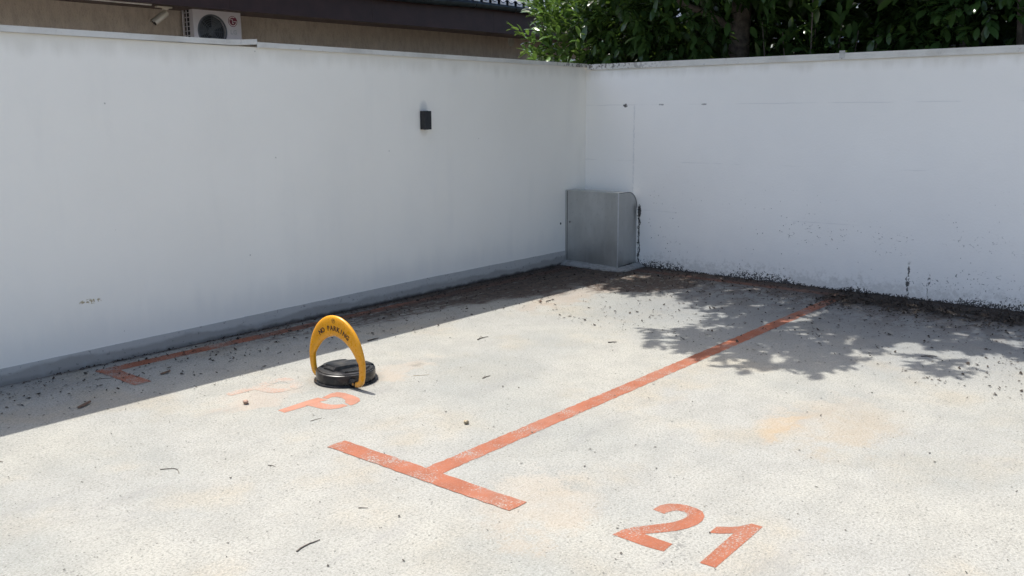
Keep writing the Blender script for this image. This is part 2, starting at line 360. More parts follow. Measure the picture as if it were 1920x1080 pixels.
def band_material():
    m = M('grey_base_coat', 0.85, spec=0.3); x, y, z = m.x, m.y, m.z
    n, n2 = m.noise(2.2, 5, stretch=(1, 1, 2)), m.noise(9, 5)
    c = m.mix((z+(n-0.5)*0.14+(n2-0.5)*0.03).sm(0.062, 0.092), (0.33, 0.32, 0.305), (0.48, 0.47, 0.455))
    c = m.mix(n2.sm(0.5, 0.7)*0.35, c, (0.38, 0.38, 0.385)); c = m.mix(m.noise(40, 3).sm(0.62, 0.7)*0.5, c, (0.12, 0.12, 0.12))
    c = m.mix((z+(n2-0.5)*0.05).sm(0.035, 0.005)*x.sm(-5.5, -3.5, 0.3, 0.9), c, (0.06, 0.05, 0.045))
    m.col(c); m.bump(n2*0.6+m.noise(60, 3)*0.3, 0.005, 0.6); return m.mat
def coping_material():
    m = M('painted_coping', 0.6, spec=0.4)
    c = m.mix(m.noise(3, 6, 0.65).sm(0.4, 0.7), (0.68, 0.665, 0.625), (0.54, 0.52, 0.48))
    c = m.mix(m.noise(14, 5, 0.7).sm(0.6, 0.72)*0.5, c, (0.30, 0.28, 0.25))
    near = m.x.sm(-0.9, -0.1)*m.y.sm(-1.2, -0.2)
    c = m.mix(near*m.noise(35, 4).sm(0.5, 0.58)*0.8, c, (0.10, 0.08, 0.065)); m.col(c); m.bump(m.noise(25, 4), 0.003); return m.mat
MLW, MRW, MBAND, MCOP = left_wall_material(), right_wall_material(), band_material(), coping_material()

lw = empty('boundary_wall', (-3, 0.1, 0)); tag(lw, 'smooth white rendered wall on the left with grey base band', 'wall')
B((-3, 0.1, 0)).box((-10.5, 0, -0.2), (0.2, 0.2, 2.075)).done('wall_body', MLW, lw)
def band_prism():
    b = B((-3, 0.1, 0)); N = 60; xs = [-10.5+10.5*i/N for i in range(N+1)]
    for i in range(N):
        z0, z1 = (0.104+0.04*min(1, max(0, (x+6.1)/3.6))+random.uniform(-0.0012, 0.0012) for x in (xs[i], xs[i+1]))
        b.prism([(xs[i], -0.006, 0), (xs[i+1], -0.006, 0), (xs[i+1], -0.006, z1), (xs[i], -0.006, z0)], (0, 0.0055, 0))
    return b.done('base_band', MBAND, lw)
band_prism()
# coping strips: thin overhanging caps; the nearer one is bent up where it overlaps
def cap_strip(xs, name, parent, org, lift=None):
    b = B(org)
    for i in range(len(xs)-1):
        a, c = xs[i], xs[i+1]; la, lc = (lift(a), lift(c)) if lift else (0, 0)
        for (y0, y1, z0, z1) in ((-0.018, 0.218, 2.103, 2.111), (-0.018, -0.0145, 2.074, 2.103), (0.2145, 0.218, 2.074, 2.103)):
            v = [(a, y0, z0+la), (a, y1, z0+la), (a, y1, z1+la), (a, y0, z1+la)]
            u = [(c, y0, z0+lc), (c, y1, z0+lc), (c, y1, z1+lc), (c, y0, z1+lc)]
            P = [b.bm.verts.new(Vector(q)-b.o) for q in v+u]
            for f in ((0, 1, 2, 3), (7, 6, 5, 4), (0, 4, 5, 1), (1, 5, 6, 2), (2, 6, 7, 3), (3, 7, 4, 0)): b.bm.faces.new([P[k] for k in f])
    return b.done(name, MCOP, parent)
o = cap_strip([-10.5, -7.5, -5.5, -4.75, -4.5, -4.36, -4.25, -4.14], 'coping_strip', lw, (-3, 0.1, 0), lambda x: 0.004*max(0, min(1, (x+6)/1.5))+0.016*max(0, (x+4.40)/0.26)**1.4)
tag(o, 'coping strip whose end is bent upwards')
cap_strip([-4.139, -3, -1.5, -0.0185], 'coping_strip', lw, (-3, 0.1, 0))
B((-3, 0.1, 0)).box((-4.142, -0.0172, 2.068), (-4.132, -0.0135, 2.100)).done('coping_clip', MCOP, lw)
b = B((-3, 0.1, 0)); b.lathe([(0.011, 0), (0.011, 0.004), (0.006, 0.006), (0, 0.006)], (-0.444, 0.001, 0.445), (0, -1, 0), 14)
b.done('plug', plain('black_plug', (0.03, 0.03, 0.03), 0.6), lw)

rw = empty('boundary_wall', (0.1, -3, 0)); tag(rw, 'white painted concrete wall on the right with black mould and cracks along its foot', 'wall')
B((0.1, -3, 0)).box((0, -11, -0.2), (0.2, -0.0005, 2.055)).done('wall_body', MRW, rw)
def cap_right(y0, y1):
    b = B((0.1, -3, 0))
    b.box((-0.018, y0, 2.082), (0.218, y1, 2.105)).box((-0.0182, y0, 2.048), (-0.0145, y1, 2.0815))
    return b.done('coping_strip', MCOP, rw)
cap_right(-2.735, -0.0195); cap_right(-6.3, -2.742); cap_right(-11, -6.305)
B((0.1, -3, 0)).box((-0.021, -2.765, 2.060), (-0.0186, -2.715, 2.1255)).box((-0.021, -2.775, 2.1065), (0.05, -2.72, 2.112), rot=Matrix.Rotation(0.16, 3, 'X')).done('coping_clip', plain('tin', (0.5, 0.5, 0.48), 0.5, 0.2), rw)

# ------------------------------------------------------------------ metal cover box in the corner
def zinc():
    m = M('galvanised_sheet', 0.42, 0.85); 
    n = m.noise(5, 4, stretch=(1, 1, 0.4)); n2 = m.noise(28, 4)
    c = m.mix(n.sm(0.35, 0.7), (0.46, 0.465, 0.455), (0.58, 0.585, 0.575)); c = m.mix(n2.sm(0.55, 0.75)*0.3, c, (0.27, 0.28, 0.285))
    c = m.mix(m.noise(4, 4, stretch=(3, 3, 0.3), off=(2, 0, 0)).sm(0.6, 0.75)*0.35, c, (0.62, 0.64, 0.66))
    m.col(c); m.rough(n.sm(0.3, 0.7, 0.34, 0.50)); m.bump(m.noise(2.2, 3)*3+n2*0.08, 0.004, 0.6); return m.mat
MZ = zinc(); MZE = plain('bright_zinc_edge', (0.68, 0.70, 0.72), 0.38, 0.7, 0.1); MDK = plain('dark_gap_sealant', (0.03, 0.03, 0.032), 0.7)
cb = empty('corner_cover', (-0.18, -0.33, 0.0)); tag(cb, 'grey galvanised sheet-metal cover standing in the wall corner', 'metal cover')
OB_ = (-0.18, -0.33, 0.0); X0, Y0, T = -0.358, -0.668, 0.793
bx = B(OB_); bx.box((X0, Y0+0.004, 0.028), (X0+0.003, -0.022, T)); bx.done('front_panel', MZ, cb)
prof = [(X0+0.004, 0.032)]+[(X0+0.004, T-0.002)]
for k in range(0, 11):
    a = math.pi/2*k/10; prof.append((-0.17+0.167*math.sin(a), T-0.002-0.17*(1-math.cos(a))))
prof.append((-0.003, 0.045))
bx = B(OB_); bx.prism([(x, Y0, z) for x, z in prof], (0, 0.003, 0)); bx.done('side_panel', MZ, cb)
bx = B(OB_)
top = prof[1:-1]
for (xa, za), (xb, zb) in zip(top, top[1:]):
    bx.prism([(xa, Y0+0.004, za), (xb, Y0+0.004, zb), (xb, Y0+0.004, zb+0.003), (xa, Y0+0.004, za+0.003)], (0, 0.645, 0))
bx.done('curved_top', MZ, cb)
bx = B(OB_); bx.box((X0-0.002, Y0-0.004, 0.022), (X0+0.004, Y0-0.001, T+0.003)).box((X0-0.004, Y0-0.004, 0.022), (X0-0.0005, Y0+0.005, T+0.003)); bx.done('corner_trim', MZE, cb)
bx = B(OB_); bx.box((X0-0.004, -0.021, 0.035), (X0+0.016, -0.001, T+0.004), 0.002); bx.done('edge_flange', MZ, cb)
bx = B(OB_); bx.box((X0-0.0005, -0.028, 0.04), (X0+0.001, -0.0215, T-0.005)); bx.done('edge_gap', MDK, cb)
bx = B(OB_)
for k in range(len(top)-1): bx.tube([(top[k][0], Y0-0.001, top[k][1]+0.001), (top[k+1][0], Y0-0.001, top[k+1][1]+0.001)], 0.004, 6)
bx.done('top_rim', plain('dull_zinc', (0.20, 0.21, 0.22), 0.5, 0.6), cb)
b = B(OB_); b.lathe([(0.012, 0), (0.012, 0.003), (0.007, 0.007), (0, 0.007)], (X0, -0.06, 0.46), (-1, 0, 0), 12); b.done('screw', plain('steel', (0.25, 0.25, 0.25), 0.4, 0.8), cb)
# mortar fillet under the cover
b = B()
Q = [(-0.372, -0.001), (-0.378, -0.30), (-0.385, -0.60), (-0.372, -0.692), (-0.2, -0.70), (-0.002, -0.712)]
Qo = [(-0.47, -0.008), (-0.475, -0.28), (-0.49, -0.58), (-0.455, -0.80), (-0.22, -0.80), (-0.002, -0.79)]
zt = [0.044, 0.038, 0.030, 0.026, 0.030, 0.042]
vi = [b.bm.verts.new((x+0.02, y+(0.02 if i > 2 else 0), zt[i]+0.004)) for i, (x, y) in enumerate(Q)]; vm = [b.bm.verts.new((x, y, zt[i])) for i, (x, y) in enumerate(Q)]; vo = [b.bm.verts.new((x, y, 0.0015)) for x, y in Qo]
for i in range(5):
    b.bm.faces.new((vi[i], vi[i+1], vm[i+1], vm[i])); b.bm.faces.new((vm[i], vm[i+1], vo[i+1], vo[i]))
bmesh.ops.subdivide_edges(b.bm, edges=b.bm.edges[:], cuts=5, use_grid_fill=True)
for v in b.bm.verts:
    if v.co.z > 0.003: v.co += Vector((random.uniform(-1, 1), random.uniform(-1, 1), random.uniform(-1, 1)))*0.003
def mortar():
    m = M('mortar', 0.9, spec=0.2); n = m.noise(22, 5, 0.65)
    c = m.mix(n.sm(0.35, 0.7), (0.33, 0.335, 0.33), (0.24, 0.235, 0.225)); c = m.mix((m.z+(n-0.5)*0.05).sm(0.012, 0.0)*0.8, c, (0.06, 0.05, 0.042))
    m.col(c); m.bump(n, 0.01); return m.mat
o = b.done('mortar_fillet', mortar(), ground, smooth=True); tag(o, 'grey mortar fillet under the metal corner cover')
# black dried growth in the joint beside the cover
b = B((0, -0.7, 0.3))
for i in range(85):
    z = random.uniform(0.03, 0.66); r = 0.006+0.022*math.exp(-((z-0.57)/0.06)**2)+0.010*math.exp(-((z-0.06)/0.05)**2)+0.006*math.exp(-((z-0.38)/0.03)**2)
    p = Vector((random.uniform(-0.012, 0.0), -0.690-random.uniform(-0.3, 1)*r, z)); d = Vector((random.uniform(-0.4, 0.1), random.uniform(-1, 0.6), random.uniform(-1, 1)))*random.uniform(0.006, 0.018)
    e = d.orthogonal().normalized()*random.uniform(0.003, 0.007)
    q = [b.bm.verts.new(v-b.o) for v in (p-d, p+e, p+d, p-e)]; b.bm.faces.new(q)
o = b.done('dried_growth', plain('black_growth', (0.014, 0.014, 0.012), 0.9)); tag(o, 'black dried growth in the joint beside the metal corner cover', 'dried plant', kind='stuff')

# ------------------------------------------------------------------ wall lamp
MBL = plain('black_powder_coat', (0.012, 0.013, 0.016), 0.45, 0.0, 0.2, 60)
lp = empty('wall_lamp', (-2.468, 0, 1.543)); tag(lp, 'small black box lamp fixed to the left white wall', 'wall lamp')
OL = (-2.468, 0, 1.543)
B(OL).box((-2.506, -0.070, 1.464), (-2.430, -0.006, 1.622), 0.003).done('housing', MBL, lp)
B(OL).box((-2.498, -0.0055, 1.47), (-2.438, -0.0003, 1.616)).done('back_plate', MBL, lp)
MGL = plain('lamp_lens', (0.35, 0.36, 0.37), 0.2)
B(OL).lathe([(0.022, 0), (0.022, 0.003), (0.0, 0.004)], (-2.468, -0.038, 1.622), (0, 0, 1), 16).done('lens', MGL, lp)
B(OL).lathe([(0.022, 0), (0.022, 0.003), (0.0, 0.004)], (-2.468, -0.038, 1.464), (0, 0, -1), 16).done('lens', MGL, lp)

# ------------------------------------------------------------------ parking lock
def yellow_enamel():
    m = M('yellow_enamel', 0.28); n = m.noise(40, 5, 0.7); g = m.noise(9, 4)
    c = m.mix(g.sm(0.3, 0.7), (0.74, 0.335, 0.008), (0.66, 0.29, 0.010))
    c = m.mix(n.sm(0.60, 0.68)*0.5, c, (0.42, 0.22, 0.05)); c = m.mix(m.z.sm(0.10, 0.02)*n.sm(0.4, 0.6)*0.5, c, (0.30, 0.22, 0.12))
    m.col(c); m.rough(n.sm(0.3, 0.7, 0.22, 0.42)); return m.mat
MY = yellow_enamel()
def lock_black():
    m = M('black_plastic', 0.22, spec=0.35); n = m.noise(30, 4); m.col(m.mix(n.sm(0.4, 0.7), (0.009, 0.010, 0.012), (0.018, 0.019, 0.021)))
    du = m.mix(m.noise(12, 5, 0.7).sm(0.45, 0.72)*0.22, m.b.inputs['Base Color'].links[0].from_socket, (0.24, 0.22, 0.19)); m.col(du)
    d = m.noise(5, 4); m.rough((d.sm(0.3, 0.7, 0.20, 0.36)+n*0.06)); return m.mat
MB_ = lock_black()
BC = Vector((-4.688, -1.518, 0)); pk = empty('parking_lock', BC); tag(pk, 'round black parking lock with raised yellow NO PARKING arch', 'parking lock')
b = B(BC); b.lathe([(0, 0.001), (0.192, 0.001), (0.195, 0.006), (0.192, 0.011), (0.178, 0.012)], BC, n=56); b.done('base_plate', MB_, pk, True)
b = B(BC); b.lathe([(0.179, 0.0122), (0.181, 0.05), (0.179, 0.068), (0.174, 0.072), (0.168, 0.0725)], BC, n=56); b.done('drum', MB_, pk, True)
b = B(BC); b.lathe([(0.167, 0.0715), (0.166, 0.077), (0.150, 0.083), (0.09, 0.089), (0, 0.091)], BC, n=56); lid = b.done('lid', MB_, pk, True)
def fan(a0, a1, r0, r1, z0, z1, name, rotc, bev=0.004):       # raised panel on the lid
    pts = []
    for a in np.linspace(a0, a1, 9): pts.append((BC.x+r1*math.cos(a+rotc), BC.y+r1*math.sin(a+rotc)))
    for a in np.linspace(a1, a0, 5): pts.append((BC.x+r0*math.cos(a+rotc), BC.y+r0*math.sin(a+rotc)))
    b = B(BC); b.prism([(x, y, z0) for x, y in pts], (0, 0, z1-z0))
    bmesh.ops.bevel(b.bm, geom=[e for e in b.bm.edges if all(v.co.z > z1-0.001 for v in e.verts)], offset=bev, segments=2, affect='EDGES')
    o = b.done(name, MB_, lid, True); return o
# a wedge rising from the rim towards the hinge side, plus two flat side panels
def wedge():
    b = B(BC); ux, uy = Vector((-1, 0.05, 0)).normalized(), Vector((0.05, 1, 0)).normalized()
    st = [(-0.152, 0.088, 0.080, 0.086), (-0.07, 0.078, 0.085, 0.100), (0.03, 0.066, 0.086, 0.111), (0.11, 0.056, 0.082, 0.112), (0.128, 0.052, 0.080, 0.094)]
    rows = []
    for s, hw, zb, zt in st:
        rows.append([b.bm.verts.new(ux*s+uy*t+Vector((0, 0, z))) for t, z in ((-hw, zb-0.006), (-hw*0.9, zt-0.003), (-hw*0.75, zt), (0, zt+0.002), (hw*0.75, zt), (hw*0.9, zt-0.003), (hw, zb-0.006))])
    for r0, r1 in zip(rows, rows[1:]):
        for k in range(6): b.bm.faces.new((r0[k], r0[k+1], r1[k+1], r1[k]))
    b.bm.faces.new(rows[0]); b.bm.faces.new(rows[-1][::-1])
    return b.done('raised_wedge', MB_, lid, True)
wedge()
for rc in (math.pi/2, -math.pi/2): fan(-0.75, 0.75, 0.098, 0.150, 0.078, 0.090, 'lid_panel', rc)
# the arch: a crescent plate thick at the crown, thin at the legs, curling in to the hinges
XA, YC = -4.782, -1.553
def arch():
    P = []
    P += [(-0.150, 0.034, 0.026), (-0.175, 0.028, 0.030), (-0.200, 0.032, 0.032), (-0.217, 0.050, 0.034), (-0.226, 0.085, 0.037), (-0.2285, 0.125, 0.040)]
    for k in range(1, 40):
        a = math.pi*(1-k/40); sgn = math.sin(a)
        wd = 0.043+0.083*max(0.0, min(1.0, (sgn-0.10)/0.85))**0.75
        ro, rz = 0.2500, 0.282                                    # outer half ellipse
        so_, zo = ro*math.cos(a), 0.140+rz*math.sin(a)
        nx, nz = math.cos(a)/ro, math.sin(a)/rz; L = math.hypot(nx, nz)
        P.append((so_-nx/L*wd/2, zo-nz/L*wd/2, wd))
    P += [(-s, z, w_) for s, z, w_ in P[:6][::-1]]
    b = B((XA, YC, 0)); rings = []; n = 18
    for i, (s, z, wd) in enumerate(P):
        a_, c_ = P[max(i-1, 0)], P[min(i+1, len(P)-1)]
        t = Vector((c_[0]-a_[0], c_[1]-a_[1])).normalized(); nn = Vector((-t.y, t.x))
        th = 0.030
        ring = []
        for k in range(n):
            q = 2*math.pi*k/n; ca, sa = math.cos(q), math.sin(q)
            e = 0.62
            u = math.copysign(abs(ca)**e, ca)*wd/2; v = math.copysign(abs(sa)**e, sa)*th/2
            ring.append(b.bm.verts.new((v, -(s+nn.x*u), z+nn.y*u)))
        rings.append(ring)
    for r0, r1 in zip(rings, rings[1:]):
        for k in range(n): b.bm.faces.new((r0[k], r0[(k+1) % n], r1[(k+1) % n], r1[k]))
    b.bm.faces.new(rings[0][::-1]); b.bm.faces.new(rings[-1])
    o = b.done('arch', MY, pk); o.data.polygons.foreach_set('use_smooth', [True]*len(o.data.polygons)); return o
ar = arch()
MINK = plain('dark_ink', (0.035, 0.012, 0.012), 0.5)
def glyphs(txts, name, mat, parent, depth=0.0006):
    """txts: (char, size, 4x4 world matrix) joined into one mesh"""
    bm = bmesh.new(); po = parent_loc(parent)
    for ch, size, mw in txts:
        cu = bpy.data.curves.new('t', 'FONT'); cu.body = ch; cu.size = size; cu.extrude = depth; cu.align_x = 'CENTER'; cu.align_y = 'CENTER'; cu.resolution_u = 3; cu.offset = size*0.022
        ob = bpy.data.objects.new('t', cu); C.objects.link(ob); bpy.context.view_layer.update()
        me = bpy.data.meshes.new_from_object(ob); me.transform(Matrix.Translation(-po) @ mw); bm.from_mesh(me)
        bpy.data.objects.remove(ob); bpy.data.meshes.remove(me); bpy.data.curves.remove(cu)
    me = bpy.data.meshes.new(name); bm.to_mesh(me); bm.free(); return link(name, me, mat, parent)
FX = XA-0.0158
def facing(y, z, ang, x=FX):          # text frame that reads from the -X side, rotated by ang in its plane
    m = Matrix(((0, 0, -1, x), (-1, 0, 0, y), (0, 1, 0, z), (0, 0, 0, 1)))
    return m @ Matrix.Rotation(ang, 4, 'Z')
word = 'NO PARKING'
for i, ch in enumerate(word):
    if ch == ' ': continue
    a = math.radians(36.5-i*7.9+(-1.0 if i < 2 else 0))
    s_, z = -0.215*math.sin(a), 0.130+0.215*math.cos(a)
    glyphs([(ch, 0.041, facing(YC-s_, z, a))], 'letter', MINK, ar)
glyphs([('P', 0.018, facing(YC, 0.392, 0))], 'emblem', MINK, ar)
b = B((FX, YC, 0.392))
for k in range(20):
    a0, a1 = 2*math.pi*k/20, 2*math.pi*(k+1)/20
    b.prism([(FX-0.0003, YC+r*math.cos(a), 0.392+r*math.sin(a)) for r, a in ((0.0125, a0), (0.0125, a1), (0.0142, a1), (0.0142, a0))], (0.0008, 0, 0))
b.done('emblem_ring', MINK, ar)
for s in (-1, 1):
    b = B((XA, YC+s*0.15, 0.034)); b.tube([(XA, YC+s*0.125, 0.034), (XA, YC+s*0.172, 0.034)], 0.021, 16); b.done('hinge_pin', MB_, pk, True)
    b = B((XA, YC+s*0.15, 0.034)); b.tube([(XA-0.0155, YC+s*0.163, 0.033), (XA-0.021, YC+s*0.163, 0.033)], 0.009, 6); b.done('hinge_bolt', plain('brass_bolt', (0.35, 0.18, 0.05), 0.4, 0.5), pk)
b = B((XA, YC, 0.03)); b.box((XA-0.004, YC-0.122, 0.016), (XA+0.06, YC+0.122, 0.062), 0.006); b.done('hinge_block', MB_, pk, True)

# ------------------------------------------------------------------ house behind the left wall
def stucco():
    m = M('beige_stucco', 0.95, spec=0.2); n = m.noise(7, 6, 0.65, stretch=(1.6, 1, 0.6)); n2 = m.noise(32, 4, 0.7, stretch=(1.3, 1, 0.6))
    c = m.mix(n.sm(0.35, 0.7), (0.46, 0.40, 0.34), (0.37, 0.325, 0.275)); c = m.mix(n2.sm(0.5, 0.75)*0.5, c, (0.26, 0.23, 0.19))
    m.col(c); m.bump(n2+n*0.5, 0.015, 0.9); return m.mat
MST = stucco(); MFA = plain('maroon_fascia_paint', (0.036, 0.016, 0.015), 0.6, 0, 0.2, 3)
MGU = plain('grey_green_gutter', (0.085, 0.115, 0.12), 0.40, 0.3, 0.15, 6); MRO = plain('slate_blue_tile', (0.055, 0.085, 0.13), 0.65, 0, 0.2, 5); MEF = plain('white_eaves_filler', (0.82, 0.82, 0.82), 0.6, 0, 0.05)
OH = Vector((1.0, 6.6, 0)); hs = empty('house', OH); tag(hs, 'low beige stucco house with maroon eaves behind the left wall', 'house')
B(OH).box((-12, 6.45, 0), (16, 6.65, 3.20)).done('wall', MST, hs)
B(OH).box((-12, 6.655, 0), (-11.8, 12, 3.2)).box((15.8, 6.655, 0), (16, 12, 3.2)).box((-11.79, 11.8, 0), (15.79, 12, 3.2)).done('wall', MST, hs)
def interp(T, x):
    for (a, za), (c, zc) in zip(T, T[1:]):
        if x <= c: return za+(zc-za)*(x-a)/(c-a)
    return T[-1][1]
FB = [(-12.6, 2.97), (-2.07, 3.011), (1.38, 3.034), (4.6, 3.068), (16.6, 3.10)]
xs = [-12.6, -9.6, -6.6, -3.9, -0.6, 2.02, 5.0, 8.0, 11.0, 14.0, 16.6]
for a, c in zip(xs, xs[1:]):
    b = B(OH); st = list(np.linspace(a+0.0015, c-0.0015, 6))
    for p, q in zip(st, st[1:]):
        zp, zq = interp(FB, p), interp(FB, q)
        b.prism([(p, 5.60, zp), (q, 5.60, zq), (q, 5.60, 3.52), (p, 5.60, 3.52)], (0, 0.022, 0))
    b.done('fascia_board', MFA, hs)
for a, c in zip(xs, xs[1:]):
    b = B(OH); st = list(np.linspace(a+0.002, c-0.002, 5))
    for p, q in zip(st, st[1:]):
        zp, zq = interp(FB, p)+0.03, interp(FB, q)+0.03
        b.prism([(p, 5.6225, zp), (q, 5.6225, zq), (q, 5.6225, zq+0.015), (p, 5.6225, zp+0.015)], (0, 0.826, 0))
    b.done('soffit_board', plain('soffit', (0.13, 0.10, 0.09), 0.7), hs)
# roof slope with pantile rows
rf = None
b = B(OH); b.prism([(-12.7, 5.50, 3.535), (-12.7, 5.50, 3.565), (-12.7, 9.2, 5.185), (-12.7, 9.2, 5.135)], (29.4, 0, 0)); b.prism([(-12.7, 9.205, 5.135), (-12.7, 9.205, 5.185), (-12.7, 12.9, 3.565), (-12.7, 12.9, 3.535)], (29.4, 0, 0)); rf = b.done('roof', MRO, hs)
def tile_mesh():
    b = B(); n = 8; w_, L = 0.24, 0.40
    rows = []
    for (t, up) in ((0, 0.028), (1, 0.004)):
        for th in (0, -0.013):
            rows.append([b.bm.verts.new((w_*k/n*1.04, t*L*0.915, t*L*0.405+up+th+0.030*math.sin(2*math.pi*k/n))) for k in range(n+1)])
    a0, a1, b0, b1 = rows
    for k in range(n):
        b.bm.faces.new((a0[k], a0[k+1], b0[k+1], b0[k])); b.bm.faces.new((a1[k+1], a1[k], b1[k], b1[k+1])); b.bm.faces.new((a1[k], a1[k+1], a0[k+1], a0[k]))
    me = bpy.data.meshes.new('roof_tile'); b.bm.to_mesh(me); b.bm.free(); me.materials.append(MRO); return me
tm = tile_mesh()
def upper_tiles():          # the courses further up the slope, too far back to pick apart
    b = B(OH); n = 122*8; courses = 10
    for r in range(courses):
        y0, z0 = 5.46+(r+2)*0.30, 3.605+(r+2)*0.131
        lo = [b.bm.verts.new(Vector((-12.6+0.03*k, y0, z0+0.028+0.030*math.sin(2*math.pi*k/8)))-b.o) for k in range(n+1)]
        hi = [b.bm.verts.new(Vector((-12.6+0.03*k, y0+0.366, z0+0.166+0.030*math.sin(2*math.pi*k/8)))-b.o) for k in range(n+1)]
        for k in range(n): b.bm.faces.new((lo[k], lo[k+1], hi[k+1], hi[k]))
    o = b.done('roof_tile_courses', MRO, rf); o['kind'] = 'stuff'
upper_tiles()
for row in range(2):
    for i in range(122):
        o = link('roof_tile', tm, None, rf); o.location = Vector((-12.6+0.24*i, 5.46+row*0.30, 3.605+row*0.131)) - parent_loc(rf)
for i in range(34): B((1.2+0.24*i, 5.47, 3.65)).box((1.2+0.24*i, 5.468, 3.566), (1.2+0.24*i+0.16, 5.478, 3.622)).done('eaves_filler', MEF, rf)
GT = [(-12.6, 3.30), (2.0, 3.395), (3.0, 3.405), (4.35, 3.45), (5.85, 3.465), (9, 3.48), (16.6, 3.48)]
gx = [-12.6, -8.3, -4.2, -0.2, 2.3, 4.36, 5.48, 8.5, 12.5, 16.6]
for a, c in zip(gx, gx[1:]):
    b = B(OH); st = list(np.linspace(a+0.002, c-0.002, 7)); rings = []
    for x in st:
        z = interp(GT, x)+0.075
        P = [(5.52+0.072*math.cos(t), z+0.072*math.sin(t)) for t in np.linspace(math.pi, 2*math.pi, 11)]
        P = [(5.52-0.083, z+0.002), (5.52-0.085, z-0.009)]+P
        rings.append([b.bm.verts.new(Vector((x, y, zz))-b.o) for y, zz in P])
    for r0, r1 in zip(rings, rings[1:]):
        for k in range(len(r0)-1): b.bm.faces.new((r0[k], r0[k+1], r1[k+1], r1[k]))
    bmesh.ops.solidify(b.bm, geom=b.bm.faces[:], thickness=0.002); b.done('gutter', MGU, hs, True)
for x in gx[1:-1]:
    b = B(OH); z = interp(GT, x)+0.075; P = [(x, 5.52+0.076*math.cos(t), z+0.076*math.sin(t)) for t in np.linspace(math.pi*0.95, 2*math.pi, 12)]
    for p, q in zip(P, P[1:]): b.tube([p, q], 0.009, 6)
    b.done('gutter_bracket', plain('dark_bracket', (0.03, 0.04, 0.045), 0.5, 0.3), hs)
b = B(OH); b.tube([(-9, 5.98, 3.018), (-4, 5.98, 3.03), (-1.55, 5.98, 3.04)], 0.012, 8); b.done('cable_conduit', plain('white_pvc', (0.7, 0.7, 0.67), 0.5), hs)
b = B(OH); b.lathe([(0.0, 0.012), (0.09, 0.012), (0.10, 0.0)], (6.52, 6.45, 3.035), (0, -1, 0), 20); b.done('wall_disc', plain('disc_grey', (0.42, 0.42, 0.37), 0.7), hs)  # plain pale disc on the house wall

# ------------------------------------------------------------------ air conditioner on the house wall
MW = plain('ac_white', (0.56, 0.545, 0.58), 0.45, 0, 0.06, 4); MACD = plain('ac_dark', (0.02, 0.025, 0.032), 0.6)
MAG = plain('ac_grille_grey', (0.10, 0.115, 0.14), 0.5)
OA_ = Vector((-0.48, 6.25, 2.55)); ac = empty('air_conditioner', OA_); tag(ac, 'white outdoor air conditioner unit with round fan grille on the house wall', 'air conditioner')
x0, x1, yf, yb, z0, z1 = -0.868, -0.096, 6.10, 6.385, 2.53, 3.095
cxf, czf, rf_ = -0.868+0.295, 2.765, 0.222
# casing front with a round opening
def ac_front():
    b = B(OA_); n = 48; outer = []; inner = []
    for k in range(n):
        a = 2*math.pi*k/n; ca, sa = math.cos(a), math.sin(a)
        inner.append((cxf+rf_*ca, czf+rf_*sa))
        ts = []
        if ca > 1e-9: ts.append((x1-cxf)/ca)
        if ca < -1e-9: ts.append((x0-cxf)/ca)
        if sa > 1e-9: ts.append((z1-czf)/sa)
        if sa < -1e-9: ts.append((z0-czf)/sa)
        t = min(ts); outer.append((cxf+t*ca, czf+t*sa))
    vo = [b.bm.verts.new(Vector((x, yf, z))-b.o) for x, z in outer]; vi = [b.bm.verts.new(Vector((x, yf, z))-b.o) for x, z in inner]; vd = [b.bm.verts.new(Vector((x, yf+0.05, z))-b.o) for x, z in inner]
    for k in range(n):
        j = (k+1) % n; b.bm.faces.new((vo[k], vo[j], vi[j], vi[k])); b.bm.faces.new((vi[k], vi[j], vd[j], vd[k]))
    for cx, cz in ((x0, z0), (x1, z0), (x1, z1), (x0, z1)):       # fill the true corners
        d = sorted(range(n), key=lambda k: (outer[k][0]-cx)**2+(outer[k][1]-cz)**2)
        k = [q for q in d[:3]]
        hz = [q for q in range(n) if abs(outer[q][1]-cz) < 1e-6]; vt = [q for q in range(n) if abs(outer[q][0]-cx) < 1e-6]
        h_ = min(hz, key=lambda q: abs(outer[q][0]-cx)); v_ = min(vt, key=lambda q: abs(outer[q][1]-cz))
        if h_ != v_: b.bm.faces.new((vo[h_], vo[v_], b.bm.verts.new(Vector((cx, yf, cz))-b.o)))
    return b.done('front_casing', MW, ac)
ac_front()
B(OA_).box((x0, yf+0.0005, z1-0.012), (x1, yb, z1)).box((x0, yf+0.0005, z0), (x1, yb, z0+0.02)).box((x1-0.012, yf+0.0005, z0+0.021), (x1, yb, z1-0.013)).done('cabinet', MW, ac)
sd = B(OA_); sd.box((x0, yf+0.0005, z0+0.021), (x0+0.01, yf+0.10, z1-0.013)).box((x0, yb-0.035, z0+0.021), (x0+0.01, yb, z1-0.013)); sd = sd.done('side_panel', MW, ac)
B(OA_).box((x0+0.03, yf+0.095, z0+0.021), (x0+0.034, yb-0.03, z1-0.013)).done('coil', MACD, ac)
for k in range(9):
    z = z0+0.04+k*0.062
    if z < z1-0.03: B(OA_).box((x0-0.001, yf+0.101, z), (x0+0.010, yb-0.036, z+0.010)).done('side_slat', MW, ac)
B(OA_).box((x0-0.001, yf+0.171, z0+0.022), (x0+0.009, yf+0.181, z1-0.014)).done('side_slat', MW, ac)
B(OA_).lathe([(0, 0), (rf_+0.01, 0), (rf_+0.01, 0.004), (0, 0.004)], (cxf, yf+0.052, czf), (0, 1, 0), 32).done('fan_well', MACD, ac)
b = B(OA_)
